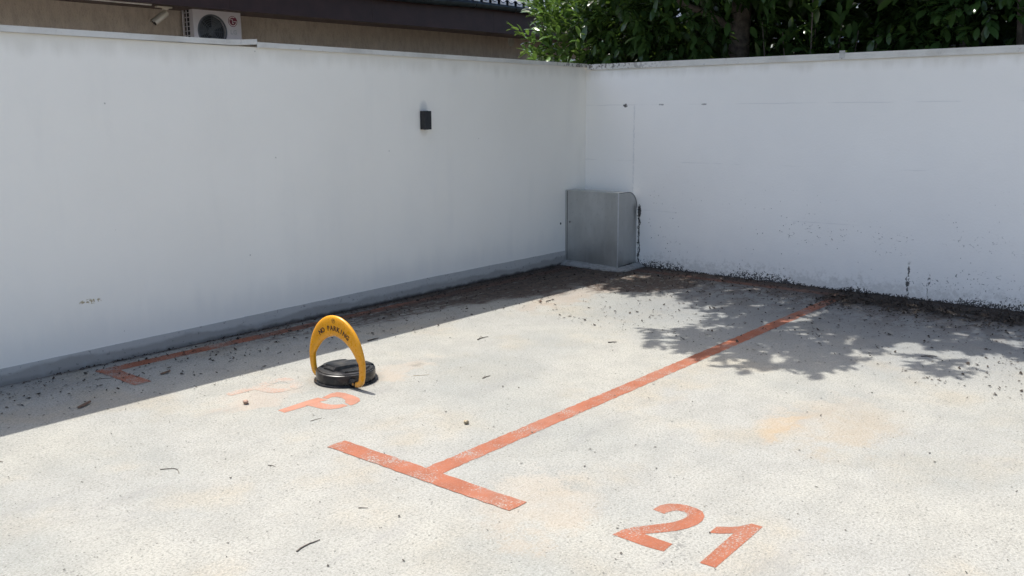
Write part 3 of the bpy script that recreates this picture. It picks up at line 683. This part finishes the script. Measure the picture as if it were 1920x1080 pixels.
for k in range(3):
    a = 2*math.pi*k/3+0.4
    for j in range(6):
        a2, a3 = a+j*0.17, a+(j+1)*0.17; y = yf+0.042-j*0.004
        b.prism([(cxf+r*math.cos(t), y, czf+r*math.sin(t)) for r, t in ((0.05, a2), (0.05, a3), (0.20, a3), (0.20, a2))], (0, 0.002, 0))
b.lathe([(0.06, 0), (0.06, 0.02), (0, 0.022)], (cxf, yf+0.046, czf), (0, -1, 0), 20)
b.done('fan', plain('fan_plastic', (0.07, 0.08, 0.09), 0.5), ac)
gr = B(OA_).lathe([(rf_-0.008, 0.0), (rf_-0.006, 0.009), (rf_+0.012, 0.009), (rf_+0.014, 0)], (cxf, yf, czf), (0, -1, 0), 48).done('fan_grille', MAG, ac, True)
for r in (0.06, 0.09, 0.12, 0.15, 0.18, 0.20):
    b = B(OA_); P = [(cxf+r*math.cos(2*math.pi*k/32), yf+0.004, czf+r*math.sin(2*math.pi*k/32)) for k in range(33)]; b.tube(P, 0.0022, 4, False); b.done('grille_ring', MAG, gr)
for k in range(4):
    b = B(OA_); a = math.pi*k/4; b.tube([(cxf-0.215*math.cos(a), yf+0.009, czf-0.215*math.sin(a)), (cxf+0.215*math.cos(a), yf+0.009, czf+0.215*math.sin(a))], 0.003, 4); b.done('grille_spoke', MAG, gr)
# round emblem: ring, stem letter and dot
MLG = plain('emblem_maroon', (0.17, 0.030, 0.062), 0.45); MLW_ = plain('emblem_white', (0.72, 0.70, 0.72), 0.5)
ex, ez, er = -0.868+0.635, 2.925, 0.075
em = B(OA_).lathe([(0, 0.0015), (er, 0.0015), (er, 0)], (ex, yf, ez), (0, -1, 0), 32).done('emblem', MLG, ac)
b = B(OA_); ye = yf-0.0022
P = [math.radians(t) for t in np.linspace(60, 360, 26)]
for a, c in zip(P, P[1:]): b.prism([(ex+r*math.cos(t), ye, ez+r*math.sin(t)) for r, t in ((er*0.74, a), (er*0.74, c), (er*0.88, c), (er*0.88, a))], (0, 0.0006, 0))
b.box((ex+er*0.15, ye, ez-er*0.06), (ex+er*0.88, ye+0.0006, ez+er*0.06))
b.box((ex-er*0.10, ye-0.0004, ez-er*0.42), (ex+er*0.02, ye+0.0002, ez+er*0.42)).box((ex+er*0.0201, ye-0.0004, ez-er*0.42), (ex+er*0.26, ye+0.0002, ez-er*0.30))
b.lathe([(er*0.12, 0), (er*0.12, 0.0005), (0, 0.0005)], (ex-er*0.35, ye, ez+er*0.34), (0, -1, 0), 10)
b.done('emblem_letters', MLW_, em)
tm_ = Matrix(((1, 0, 0, ex), (0, 0, -1, yf-0.0012), (0, 1, 0, ez-0.155), (0, 0, 0, 1)))
MPR = plain('pale_grey_print', (0.33, 0.36, 0.39), 0.5)
for ch, dx in (('L', -0.028), ('G', 0.03)): glyphs([(ch, 0.085, Matrix.Translation((dx, 0, 0)) @ tm_)], 'letter', MPR, ac)
for x in (x0+0.12, x1-0.12):
    B(OA_).box((x-0.015, yf+0.02, z0-0.03), (x+0.015, 6.449, z0-0.001)).box((x-0.015, 6.42, z0-0.3), (x+0.015, 6.449, z0-0.031)).done('bracket', MAG, ac)

# ------------------------------------------------------------------ security camera under the eaves
MCC = plain('cctv_ivory', (0.58, 0.54, 0.46), 0.5, 0, 0.08); OC = Vector((-1.36, 5.98, 3.0))
cc = empty('security_camera', OC); tag(cc, 'small ivory security camera hanging under the house eaves', 'security camera')
b = B(OC); b.box((-1.48, 5.95, 3.012), (-1.26, 6.02, 3.032), 0.004); b.done('mount_plate', MCC, cc)
b = B(OC); b.lathe([(0.045, 0), (0.04, -0.02), (0.02, -0.025)], (-1.35, 5.98, 3.012), n=16); b.tube([(-1.35, 5.98, 2.99), (-1.36, 5.975, 2.965), (-1.38, 5.96, 2.94)], 0.018, 10); b.done('bracket_arm', MCC, cc, True)
d = Vector((-0.73, 0.10, -0.56)).normalized(); p0 = Vector((-1.345, 5.95, 2.955)); p1 = p0+d*0.235
b = B(OC); b.tube([p0, p0+d*0.02, p1-d*0.01, p1], [0.030, 0.044, 0.046, 0.046], 20); b.done('body', MCC, cc, True)
b = B(OC)
sx = d.orthogonal().normalized(); upv = (Vector((0, 0, 1))-d*d.z).normalized(); rt = d.cross(upv)
rows = []
for s in (0.03, 0.255):
    rows.append([b.bm.verts.new(p0+d*s+(upv*math.cos(t)+rt*math.sin(t))*0.052-b.o) for t in np.linspace(-1.35, 1.35, 12)])
for k in range(11): b.bm.faces.new((rows[0][k], rows[0][k+1], rows[1][k+1], rows[1][k]))
bmesh.ops.solidify(b.bm, geom=b.bm.faces[:], thickness=0.003); b.done('sun_shield', MCC, cc, True)
b = B(OC); b.tube([p1+d*0.0005, p1+d*0.004], 0.043, 20); b.done('lens', plain('lens_black', (0.012, 0.007, 0.006), 0.15), cc)

# ------------------------------------------------------------------ laurels behind the right wall
def leaf_material(name, a, b_, rough=0.32):
    m = M(name, rough, 0.0, 0.5); nt = m.nt
    oi = nt.nodes.new('ShaderNodeAttribute'); oi.attribute_name = 'tint'; oi.attribute_type = 'GEOMETRY'
    t = V(nt, oi.outputs['Fac'])
    c = m.mix((t*0.7+m.noise(3.0, 3)*0.6-0.15), a, b_); m.col(c)
    tr = nt.nodes.new('ShaderNodeBsdfTranslucent'); mx = nt.nodes.new('ShaderNodeMixShader'); mx.inputs[0].default_value = 0.24
    cb_ = m.mix(0.5, c, (0.16, 0.26, 0.03)); nt.links.new(cb_, tr.inputs[0])
    nt.links.new(m.b.outputs[0], mx.inputs[1]); nt.links.new(tr.outputs[0], mx.inputs[2]); nt.links.new(mx.outputs[0], nt.nodes['Material Output'].inputs[0])
    return m.mat
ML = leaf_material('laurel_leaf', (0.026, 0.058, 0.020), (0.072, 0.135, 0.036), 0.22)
MLSUN = leaf_material('sunny_laurel_leaf', (0.050, 0.105, 0.026), (0.115, 0.205, 0.050), 0.17)  # lighter copy of the laurel leaf, sunlight put into its colour
MBK = plain('bark', (0.14, 0.115, 0.095), 0.9, 0, 0.35, 20, 0.01)
# one leaf, unit length along +X, normal +Z: folded on its midrib, drooping at the tip
LV = np.array([(0, 0, 0), (0.22, 0.14, 0.030), (0.24, 0, -0.008), (0.22, -0.14, 0.030), (0.58, 0.205, 0.035), (0.60, 0, -0.015), (0.58, -0.205, 0.035), (0.86, 0.12, -0.02), (0.87, 0, -0.045), (0.86, -0.12, -0.02), (1.0, 0, -0.09)])
LF = np.array([(0, 2, 1), (0, 3, 2), (1, 2, 4), (2, 5, 4), (2, 3, 5), (3, 6, 5), (4, 5, 7), (5, 8, 7), (5, 6, 8), (6, 9, 8), (7, 8, 10), (8, 9, 10)])
def leaves_mesh(name, T, mat, org):
    """T: list of (pos, dir, normal, length, tint)"""
    n = len(T); pos = np.array([t[0] for t in T]); X = np.array([t[1] for t in T], float); N = np.array([t[2] for t in T], float); L = np.array([t[3] for t in T]); ti = np.array([t[4] for t in T])
    X /= np.linalg.norm(X, axis=1)[:, None]; Y = np.cross(N, X); Y /= np.linalg.norm(Y, axis=1)[:, None]; Z = np.cross(X, Y)
    W = (LV[None, :, 0, None]*X[:, None]+LV[None, :, 1, None]*Y[:, None]+LV[None, :, 2, None]*Z[:, None])*L[:, None, None]+pos[:, None]-np.array(org)
    F = (LF[None]+(np.arange(n)*len(LV))[:, None, None]).reshape(-1, 3)
    me = bpy.data.meshes.new(name); me.vertices.add(n*len(LV)); me.vertices.foreach_set('co', W.reshape(-1).astype(np.float32))
    me.loops.add(F.size); me.loops.foreach_set('vertex_index', F.reshape(-1).astype(np.int32))
    me.polygons.add(len(F)); me.polygons.foreach_set('loop_start', (np.arange(len(F))*3).astype(np.int32))
    at = me.attributes.new('tint', 'FLOAT', 'POINT'); at.data.foreach_set('value', np.repeat(ti, len(LV)).astype(np.float32))
    me.polygons.foreach_set('use_smooth', np.ones(len(F), dtype=bool))
    me.update(calc_edges=True); me.materials.append(mat); return me
def unit(v): return v/np.linalg.norm(v)
def sprig(c, d, n, L0, spread=1.0, tint=None):
    """a shoot from c along d carrying n alternating leaves"""
    d = unit(np.array(d, float)); a = unit(np.cross(d, (0.3, 0.2, 1.0))); bb = np.cross(d, a); out = []
    st = n*L0*0.19; ph = rng.uniform(0, 6.28)
    for i in range(n):
        f = (i+0.5)/n; an = ph+i*2.4; side = a*math.cos(an)+bb*math.sin(an)
        tilt = rng.uniform(0.75, 1.2)*(1-0.55*f)
        dr = d*math.cos(tilt)+side*math.sin(tilt)*spread+np.array((0, 0, -0.10)); dr += rng.normal(0, 0.13, 3)
        nm = unit(np.cross(np.cross(dr, (0.0, 0.0, 1.0)+rng.normal(0, 0.25, 3)), dr)+1e-6)
        if nm[2] < 0: nm = -nm
        out.append((c+d*st*f, unit(dr), nm, L0*rng.uniform(0.65, 1.15), (tint if tint is not None else rng.uniform(0, 1))))
    return out
leaf_var = [leaves_mesh('leaf', [((0, 0, 0), (1, 0, 0), (0, 0, 1), 1.0, t)], ML, (0, 0, 0)) for t in (0.1, 0.35, 0.6, 0.9)]
leaf_sunlit = [leaves_mesh('leaf', [((0, 0, 0), (1, 0, 0), (0, 0, 1), 1.0, t)], MLSUN, (0, 0, 0)) for t in (0.1, 0.35, 0.6, 0.9)]
def leaf_objects(T, parent, kinds):
    po = parent_loc(parent)
    for p, d, nm, L, t in T:
        X = Vector(d).normalized(); Y = Vector(nm).cross(X).normalized(); Zv = X.cross(Y)
        o = bpy.data.objects.new('leaf', kinds[min(3, int(t*4))]); C.objects.link(o); o.parent = parent
        m = Matrix((X, Y, Zv)).transposed().to_4x4() @ Matrix.Scale(L, 4); m.translation = Vector(p)-po; o.matrix_basis = m
def crown(tree, T, front, mat=ML):
    """near leaves as parts of their own, the rest joined"""
    F = [t for t in T if front(t)]; F.sort(key=lambda t: -t[3]); F = F[:280]; ids = set(map(id, F))
    R_ = [t for t in T if id(t) not in ids]; org = tree.location
    o = link('crown', leaves_mesh('crown', R_, mat, org), None, tree); o['kind'] = 'stuff'
    leaf_objects(F, o, leaf_sunlit if mat == MLSUN else leaf_var); return o
def ellip(c, r, n, Lr, nl=(7, 12), up=0.6, shell=0.45):
    out = []
    while n > 0:
        v = rng.normal(0, 1, 3); v = unit(v); rad = rng.uniform(shell, 1.0)**0.6
        p = np.array(c)+v*np.array(r)*rad
        k = int(rng.integers(*nl)); out += sprig(p, v*np.array((1, 1, 0.6))+np.array((0, 0, up))+rng.normal(0, 0.35, 3), k, rng.uniform(*Lr)); n -= k
    return out

# A: the sunlit bush at the corner
TA = ellip((1.0, 0.60, 2.25), (0.62, 0.72, 0.85), 2300, (0.125, 0.16))
TA += ellip((1.05, 0.85, 2.75), (0.42, 0.42, 0.36), 600, (0.12, 0.15))
for y, z, k in ((1.28, 2.52, 9), (1.22, 2.42, 8), (1.18, 2.30, 7), (1.15, 2.66, 9), (1.05, 2.78, 9), (0.95, 2.36, 8), (1.0, 2.5, 9), (0.8, 2.45, 10), (0.85, 2.62, 10), (0.7, 2.75, 10), (0.6, 2.55, 9), (1.1, 2.88, 8), (0.9, 2.84, 9), (0.5, 2.7, 9), (0.4, 2.6, 9), (0.75, 2.3, 8), (0.55, 2.38, 8), (1.02, 2.2, 7), (0.35, 2.8, 9), (0.6, 2.92, 9)):
    TA += sprig(np.array((rng.uniform(0.42, 0.58), y-0.10, z-0.02)), (rng.normal(-0.45, 0.2), rng.normal(0.55, 0.3), 0.40), k, 0.135, tint=rng.uniform(0.6, 1.0))
TA = [t for t in TA if t[0][1] < 1.50 and t[0][0] > 0.22]
A = empty('laurel_bush', (0.95, 0.62, 0.06)); tag(A, 'sunlit glossy laurel bush at the left end of the greenery above the wall corner', 'bush')
b = B((0.95, 0.62, 0.06))
for dx, dy in ((0, 0), (0.25, 0.2), (-0.2, 0.25), (0.1, -0.25)): b.tube([(0.95, 0.62, 0.05), (0.95+dx, 0.62+dy, 1.2), (0.95+dx*1.8, 0.62+dy*1.8, 2.7)], [0.05, 0.035, 0.01], 8)
b.done('stems', MBK, A, True)
crown(A, TA, lambda t: t[0][0] < 0.78 and 2.08 < t[0][2] < 3.0, MLSUN)

# B: the tree with a thick trunk; its limbs reach out over the parking bay and shade it
BT = (1.2, -1.18, 0.06); T_ = empty('laurel_tree', BT); tag(T_, 'dark laurel tree with a thick trunk behind the right wall', 'tree')
b = B(BT)
tr = [(1.22, -1.22, 0.05), (1.20, -1.19, 1.2), (1.19, -1.17, 2.2), (1.20, -1.18, 2.8), (1.15, -1.1, 3.6), (1.1, -1.0, 4.4)]
b.tube(tr, [0.15, 0.125, 0.112, 0.105, 0.085, 0.05], 16); b.done('trunk', MBK, T_, True)
SHP = [(-1.03,-.94),(-1.4,-1.25),(-1.38,-1.55),(-1.15,-1.70),(-1.40,-2.07),(-1.75,-2.40),(-2.02,-2.56),(-2.36,-2.20),(-2.86,-2.46),(-2.90,-2.94),(-3.0,-3.36),(-2.86,-3.55),(-2.80,-3.74),(-2.50,-3.86),(-2.28,-3.90),(-1.85,-3.95),(-2.2,-4.17),(-2.36,-4.33),(-2.06,-4.48),(-1.80,-4.34),(-1.6,-4.66),(-1.5,-5.2),(-1.7,-6.0),(-1.2,-7.0),(0.35,-7.0),(0.35,-1.0)]
HOLES = [(-1.75, -3.98, 0.16), (-1.75, -4.27, 0.13), (-1.15, -4.48, 0.16), (-1.62, -4.55, 0.12), (-2.0, -2.62, 0.10), (-2.35, -3.0, 0.07), (-1.2, -3.3, 0.05), (-2.55, -3.35, 0.08), (-1.95, -3.45, 0.07), (-2.1, -3.80, 0.10)]
def inside(x, y):
    r = False; n = len(SHP)
    for i in range(n):
        (xa, ya), (xb, yb_) = SHP[i], SHP[i-1]
        if (ya > y) != (yb_ > y) and x < (xb-xa)*(y-ya)/(yb_-ya)+xa: r = not r
    return r
def edge_dist(x, y):
    best = 9
    for i in range(len(SHP)):
        (xa, ya), (xb, yb_) = SHP[i], SHP[i-1]; vx, vy = xb-xa, yb_-ya
        t = max(0, min(1, ((x-xa)*vx+(y-ya)*vy)/(vx*vx+vy*vy))); best = min(best, math.hypot(x-xa-t*vx, y-ya-t*vy))
    return best
kx, ky = SUNV.x/SUNV.z, SUNV.y/SUNV.z
def overhang(n):
    """shoots of the overhanging limbs: their shade falls on the bay in the lobed shape seen there"""
    out = []; tw = []
    while n > 0:
        x, y = rng.uniform(-3.1, 0.35), rng.uniform(-7, -0.9)
        if not inside(x, y): continue
        if any(math.hypot(x-hx, y-hy) < hr for hx, hy, hr in HOLES): continue
        e = edge_dist(x, y)
        if e < 0.10 and rng.uniform() < 0.45: continue
        z = 3.7+0.30*max(0, x+2.2)+rng.uniform(0, 0.8); p = np.array((x+kx*z, y+ky*z, z))
        d = np.array((-1.0, rng.normal(0, 0.35)+0.1, rng.normal(0.05, 0.18))); k = int(rng.integers(6, 11)) if e > 0.14 else int(rng.integers(4, 7))
        L0 = rng.uniform(0.095, 0.135); p = p-unit(d)*k*L0*0.12
        out += sprig(p, d, k, L0, 0.9); n -= k
        if rng.uniform() < 0.10: tw.append(p)
    return out, tw
TB, tw = overhang(19000)
TB += ellip((0.75, -0.55, 2.78), (0.45, 1.15, 0.62), 2600, (0.13, 0.17), up=-0.25)
TB += ellip((0.62, 0.0, 2.52), (0.28, 0.55, 0.36), 600, (0.13, 0.175), up=-0.3)
TB += ellip((0.9, -1.8, 3.55), (0.9, 1.9, 0.75), 6500, (0.13, 0.16), up=-0.1)
TB += sprig(np.array((0.62, -1.72, 2.62)), (-0.2, -0.3, 0.1), 8, 0.12)
def clear(t): return not (t[0][0] < 1.15 and 1.9 < t[0][2] < 2.72 and abs(t[0][1]+1.19+0.49*(1.2-t[0][0])) < 0.15)
TB = [t for t in TB if (t[0][0] > 0.24 or t[0][2] > 2.9) and clear(t)]
b = B(BT)
b.tube([(1.19, -1.17, 2.42), (1.0, -0.95, 2.62), (0.75, -0.75, 2.72), (0.5, -0.4, 2.95)], [0.05, 0.04, 0.032, 0.02], 10); b.done('limb', MBK, T_, True)
for end, mid in (((-0.7, 0.0, 4.3), (0.4, -0.7, 4.2)), ((-1.9, -0.9, 4.1), (0.1, -1.1, 4.3)), ((-2.0, -1.7, 4.2), (0.2, -1.5, 4.3)), ((-1.5, -2.6, 4.3), (0.4, -2.0, 4.3)), ((-0.7, -3.7, 4.3), (0.7, -2.4, 4.2))):
    b = B(BT); e, m_ = Vector(end), Vector(mid); b.tube([(1.16, -1.12, 3.3), ((1.16+mid[0])/2, (-1.1+mid[1])/2, 3.85), mid, (e+m_)/2+Vector((0, 0, 0.05)), end], [0.07, 0.055, 0.04, 0.025, 0.008], 8); b.done('limb', MBK, T_, True)
crown(T_, TB, lambda t: t[0][0] < 0.72 and t[0][1] < 0.5 and 2.1 < t[0][2] < 2.78)

# C: a young bush of upright shoots right of the trunk
Cb = empty('laurel_bush', (0.85, -2.1, 0.06)); tag(Cb, 'young laurel with upright shoots just right of the thick trunk', 'bush')
TC = []; b = B((0.85, -2.1, 0.06))
for y, x, top, ln in ((-1.82, 0.55, 2.47, 0.1), (-2.0, 0.62, 2.40, 0.1), (-2.22, 0.55, 2.66, 0), (-2.40, 0.6, 2.52, -0.1), (-2.55, 0.6, 2.34, -0.1), (-2.1, 0.95, 2.5, 0), (-2.7, 0.7, 2.3, -0.1)):
    b.tube([(0.85, -2.1, 0.05), (x+0.05, y, 1.5), (x, y+ln, top)], [0.02, 0.012, 0.004], 6)
    for k in range(9): TC += sprig(np.array((x, y+ln*0.5, top-0.62+k*0.07)), (rng.normal(-0.3, 0.5), rng.normal(0, 0.6), 0.75), 4, 0.155, 1.1)
b.done('stems', MBK, Cb, True); TC = [t for t in TC if t[0][0] > 0.26 and clear(t)]
TC += ellip((0.95, -2.1, 1.7), (0.4, 0.5, 0.6), 500, (0.1, 0.13))
crown(Cb, TC, lambda t: t[0][2] > 2.0 and t[0][0] < 0.8)

# D: the broad bush filling the right end
Db = empty('laurel_bush', (1.0, -4.2, 0.06)); tag(Db, 'broad dark laurel bush at the right end of the greenery', 'bush')
TD = ellip((0.95, -3.7, 2.55), (0.55, 0.95, 0.85), 2800, (0.13, 0.17), up=-0.05) + ellip((1.0, -5.6, 2.5), (0.6, 1.3, 1.1), 3000, (0.13, 0.17))+ellip((1.3, -3.6, 3.6), (1.0, 2.4, 0.8), 6000, (0.13, 0.16))
for y, z in ((-3.0, 2.3), (-3.25, 2.48), (-3.45, 2.3), (-3.6, 2.5), (-3.8, 2.33), (-3.95, 2.45), (-4.1, 2.3), (-4.3, 2.4)):
    TD += sprig(np.array((0.42, y, z)), (-0.3, rng.normal(0, 0.5), -0.2), 7, 0.16)
TD = [t for t in TD if t[0][0] > 0.24]
b = B((1.0, -4.2, 0.06))
for dx, dy in ((0, 0.6), (0.1, -0.3), (0.1, -1.2), (-0.1, 0.2)): b.tube([(1, -4.2+dy*0.3, 0.05), (1+dx, -4.2+dy, 1.6), (1+dx*2, -4.2+dy*1.5, 2.9)], [0.06, 0.045, 0.015], 8)
b.done('stems', MBK, Db, True)
crown(Db, TD, lambda t: t[0][0] < 0.55 and 2.08 < t[0][2] < 2.6)

# E: the hedge that closes the view behind them
He = empty('hedge', (2.6, -2.0, 0.06)); tag(He, 'tall dense dark hedge behind the laurel tree and bushes', 'hedge')
TE = []
for i in range(30000):
    p = np.array((rng.uniform(1.7, 3.2), rng.uniform(-9.5, 1.2), rng.uniform(1.2, 5.4)))
    if p[1] > 0.3 and p[2] > 4.2: continue
    dr = unit(rng.normal(0, 1, 3)+np.array((-0.6, 0, -0.2))); nm = unit(np.cross(np.cross(dr, np.array((-1.0, 0, 0.6))+rng.normal(0, 0.4, 3)), dr))
    TE.append((p, dr, nm, rng.uniform(0.18, 0.28), rng.uniform(0, 0.5)))
o = link('foliage', leaves_mesh('foliage', TE, ML, (2.6, -2.0, 0.06)), None, He); o['kind'] = 'stuff'
b = B((2.6, -2.0, 0.06))
for y in (-8, -6.5, -5, -3.6, -2.2, -0.8, 0.5): b.tube([(2.6, y, 0.05), (2.55, y+0.1, 1.6), (2.6, y, 3.6)], [0.08, 0.06, 0.02], 8)
b.done('stems', MBK, He, True)

# ------------------------------------------------------------------ litter: uncounted crumbs and bits of leaf
def flakes(name, P, mat, label, cat, tilt=0.5, flat=False):
    n = len(P); vs = []; fs = []
    for i, (x, y, z, s, asp) in enumerate(P):
        a = random.uniform(0, 6.28); ca, sa = math.cos(a), math.sin(a); tx_, ty_ = random.gauss(0, tilt)*s, random.gauss(0, tilt)*s
        h = max(0.0015, 0.35*s*random.uniform(0.3, 1))
        base = len(vs)
        pts = [(1, 0), (0.3, asp), (-0.8, asp*0.7), (-1, -asp*0.2), (0.2, -asp)]
        for u, v in pts:
            u *= random.uniform(0.7, 1.1)*s; v *= random.uniform(0.7, 1.1)*s
            vs.append((x+ca*u-sa*v, y+sa*u+ca*v, z+0.001+max(0, tx_*u/s+ty_*v/s)))
        vs.append((x, y, z+h))
        for k in range(5): fs.append((base+k, base+(k+1) % 5, base+5))
    me = bpy.data.meshes.new(name); me.from_pydata(vs, [], fs); me.update(); o = link(name, me, mat); tag(o, label, cat, kind='stuff'); return o
MLIT = plain('litter_brown', (0.030, 0.022, 0.016), 0.9, 0, 0.6, 40); MCRUMB = plain('crumb_grey', (0.075, 0.068, 0.058), 0.9, 0, 0.6, 60)
def clump(x, y): return 0.5+0.5*math.sin(3.1*x+1.7*math.sin(2.3*y))*math.sin(2.7*y+1.1*math.sin(3.3*x+1))
P = []
for i in range(8000):                                   # along the right wall and its shade
    d = abs(random.gauss(0, 0.55)) if random.random() < 0.6 else random.uniform(0, 2.6); y = random.uniform(-6.5, -0.75)
    if d < 0.03 or (random.random() > 0.35+0.65*clump(-d*2, y*1.5)): continue
    P.append((-d, y, 0.004, random.uniform(0.004, 0.010) if random.random() < 0.8 else random.uniform(0.010, 0.019), random.uniform(0.3, 0.8)))
for i in range(6500):                                   # heaps of leaf mould towards the right
    y = random.uniform(-6.5, -2.85); d = abs(random.gauss(0.40, 0.19)); 
    if clump(d*3, y*2) < 0.3: continue
    P.append((-d, y, random.uniform(0, 0.014), random.uniform(0.006, 0.02), random.uniform(0.25, 0.7)))
for i in range(700): P.append((-abs(random.gauss(0.03, 0.03)), random.uniform(-6.5, -0.8), random.uniform(0, 0.012), random.uniform(0.004, 0.014), random.uniform(0.3, 0.8)))
flakes('leaf_litter', P, MLIT, 'dark rotted leaf litter gathered along the foot of the right wall', 'leaf litter')
P = []
for i in range(5200):
    x = random.uniform(-6.6, -0.5); d = abs(random.gauss(0, 0.33)) if random.random() < 0.75 else random.uniform(0, 1)
    if d < 0.02 or random.random() > 0.25+0.75*(x+6.6)/6: continue
    P.append((x, -d, 0.004, random.uniform(0.003, 0.010) if random.random() < 0.88 else random.uniform(0.010, 0.018), random.uniform(0.3, 0.8)))
for i in range(700): P.append((random.uniform(-5.8, -0.5), -abs(random.gauss(0.015, 0.014))-0.007, random.uniform(0, 0.008), random.uniform(0.004, 0.011), random.uniform(0.3, 0.8)))
flakes('leaf_litter', P, MLIT, 'dark crumbs of litter gathered along the foot of the left wall', 'leaf litter')
P = []
for i in range(1700):
    x, y = random.uniform(-7.2, -1.0), random.uniform(-5.2, -0.9)
    if random.random() > 0.25+0.75*clump(x, y): continue
    s = random.uniform(0.002, 0.006) if random.random() < 0.9 else random.uniform(0.006, 0.009)
    P.append((x, y, 0.002, s, random.uniform(0.4, 0.9)))
flakes('ground_crumbs', P, MCRUMB, 'fine dark crumbs scattered over the sunlit concrete', 'crumbs')

# twigs, a stone and other single bits
MTW = plain('twig_grey_brown', (0.10, 0.085, 0.07), 0.9, 0, 0.4, 60)
def twig(a, c, r, label, bend=0.02, forks=0, mat=None, cat='twig'):
    a, c = Vector((*a, r*0.9)), Vector((*c, r*0.8)); d = c-a; s = Vector((-d.y, d.x, 0)); b = B(a); pts = []
    for k in range(6):
        t = k/5; pts.append(a+d*t+s*(bend*math.sin(math.pi*t)*4+random.uniform(-0.015, 0.015))+Vector((0, 0, random.uniform(0, 0.0008))))
    b.tube(pts, [r*(1-0.09*k) for k in range(6)], 6)
    for k in range(forks):
        p = pts[2+k]; q = p+d*0.3*random.uniform(0.6, 1)+s*random.choice((-1, 1))*random.uniform(0.25, 0.5); b.tube([p, q], [r*0.7, r*0.4], 5)
    o = b.done('twig', mat or MTW); tag(o, label, cat); return o
twig((-6.171, -1.972), (-6.144, -2.085), 0.0022, 'thin curved grey twig left in the sunlit foreground', 0.08)
twig((-6.268, -3.107), (-6.152, -3.100), 0.0032, 'dark twig at the bottom edge left of the orange T mark', 0.02, 0)
twig((-5.315, -1.972), (-5.243, -1.979), 0.0018, 'straight fine twig below the painted letter P', 0)
twig((-4.153, -2.163), (-4.081, -2.162), 0.0035, 'short twig on bright concrete right of the parking lock', 0.01, 1)
twig((-4.380, -1.790), (-4.301, -1.851), 0.0018, 'pale straw twig just right of the parking lock', 0, 0, plain('straw', (0.35, 0.29, 0.2), 0.9))
twig((-3.971, -0.908), (-3.870, -0.905), 0.0060, 'short stick lying at the edge of the wall shade', 0.01)
twig((-3.458, -1.499), (-3.339, -1.497), 0.0040, 'forked dark twig on sunlit concrete beyond the parking lock', 0.02, 2)
twig((-2.937, -2.274), (-2.887, -2.312), 0.0045, 'short twig left of the tree shadow', 0.01)
twig((-5.870, -2.995), (-5.845, -3.026), 0.0022, 'tiny twig in front of the orange T mark', 0)
twig((-5.828, -2.314), (-5.818, -2.357), 0.0018, 'tiny thin twig left of the orange T bar', 0.04)
twig((-5.666, -0.317), (-5.575, -0.376), 0.0020, 'thin dark stalk beside the L-shaped mark', 0.01)
twig((-2.101, -1.080), (-2.003, -1.057), 0.0040, 'twig at the shade edge towards the metal cover', 0.02, 1)
twig((-1.95, -4.10), (-1.88, -4.18), 0.0040, 'twig in the tree shade at the right edge', 0.03, 1)
twig((-5.62, -0.045), (-5.20, -0.065), 0.0022, 'long thin dark stalk along the foot of the left wall', 0.03)
twig((-6.62, -1.25), (-6.59, -1.31), 0.003, 'bit of twig by the left end of the wall shadow', 0.0)
def strip(a, c, wd, label, mat):
    a, c = Vector((*a, 0.004)), Vector((*c, 0.010)); d = c-a; s = Vector((-d.y, d.x, 0)).normalized()*wd; b = B(a); rows = []
    for k in range(6):
        t = k/5; p = a+d*t; f = math.sin(math.pi*(0.15+0.7*t)); rows.append([b.bm.verts.new(p+s*f*u-b.o+Vector((0, 0, h))) for u, h in ((-1, 0.0), (-0.4, 0.006), (0.4, 0.008), (1, 0.002))])
    for r0, r1 in zip(rows, rows[1:]):
        for k in range(3): b.bm.faces.new((r0[k], r0[k+1], r1[k+1], r1[k]))
    o = b.done('dried_leaf', mat, None, True); tag(o, label, 'leaf'); return o
MDL = plain('dry_leaf', (0.10, 0.06, 0.04), 0.8, 0, 0.4, 40)
strip((-6.001, -0.799), (-5.905, -0.757), 0.013, 'curled brown dead leaf in the shade near the left edge', MDL)
strip((-5.360, -0.541), (-5.290, -0.537), 0.011, 'dark dead leaf in the shade right of the L-shaped mark', MDL)
strip((-2.145, -1.045), (-2.100, -1.02), 0.014, 'dead leaf at the shade edge towards the corner', MDL)
def stone(c, r, label, mat, cat='stone', name='stone', sq=(1.3, 0.8, 0.6)):
    t = bmesh.new(); bmesh.ops.create_icosphere(t, subdivisions=2, radius=r)
    for v in t.verts: v.co = Vector((v.co.x*sq[0], v.co.y*sq[1], v.co.z*sq[2]))*random.uniform(0.86, 1.1)
    me = bpy.data.meshes.new(name); t.to_mesh(me); t.free(); o = link(name, me, mat, None, True); o.location = (*c, r*sq[2]*0.85+0.002); o.rotation_euler = (0.1, 0.1, random.uniform(0, 3)); tag(o, label, cat); return o
stone((-5.357, -1.448), 0.020, 'reddish brown pebble on sunlit concrete left of the parking lock', plain('pebble', (0.36, 0.24, 0.18), 0.85, 0, 0.3, 50))
stone((-4.827, -2.643), 0.015, 'small dry grass tuft ball between the letter P and the long line', plain('dry_tuft', (0.33, 0.28, 0.19), 0.95, 0, 0.5, 90), 'dry tuft', 'dry_tuft', (1, 1, 0.7))
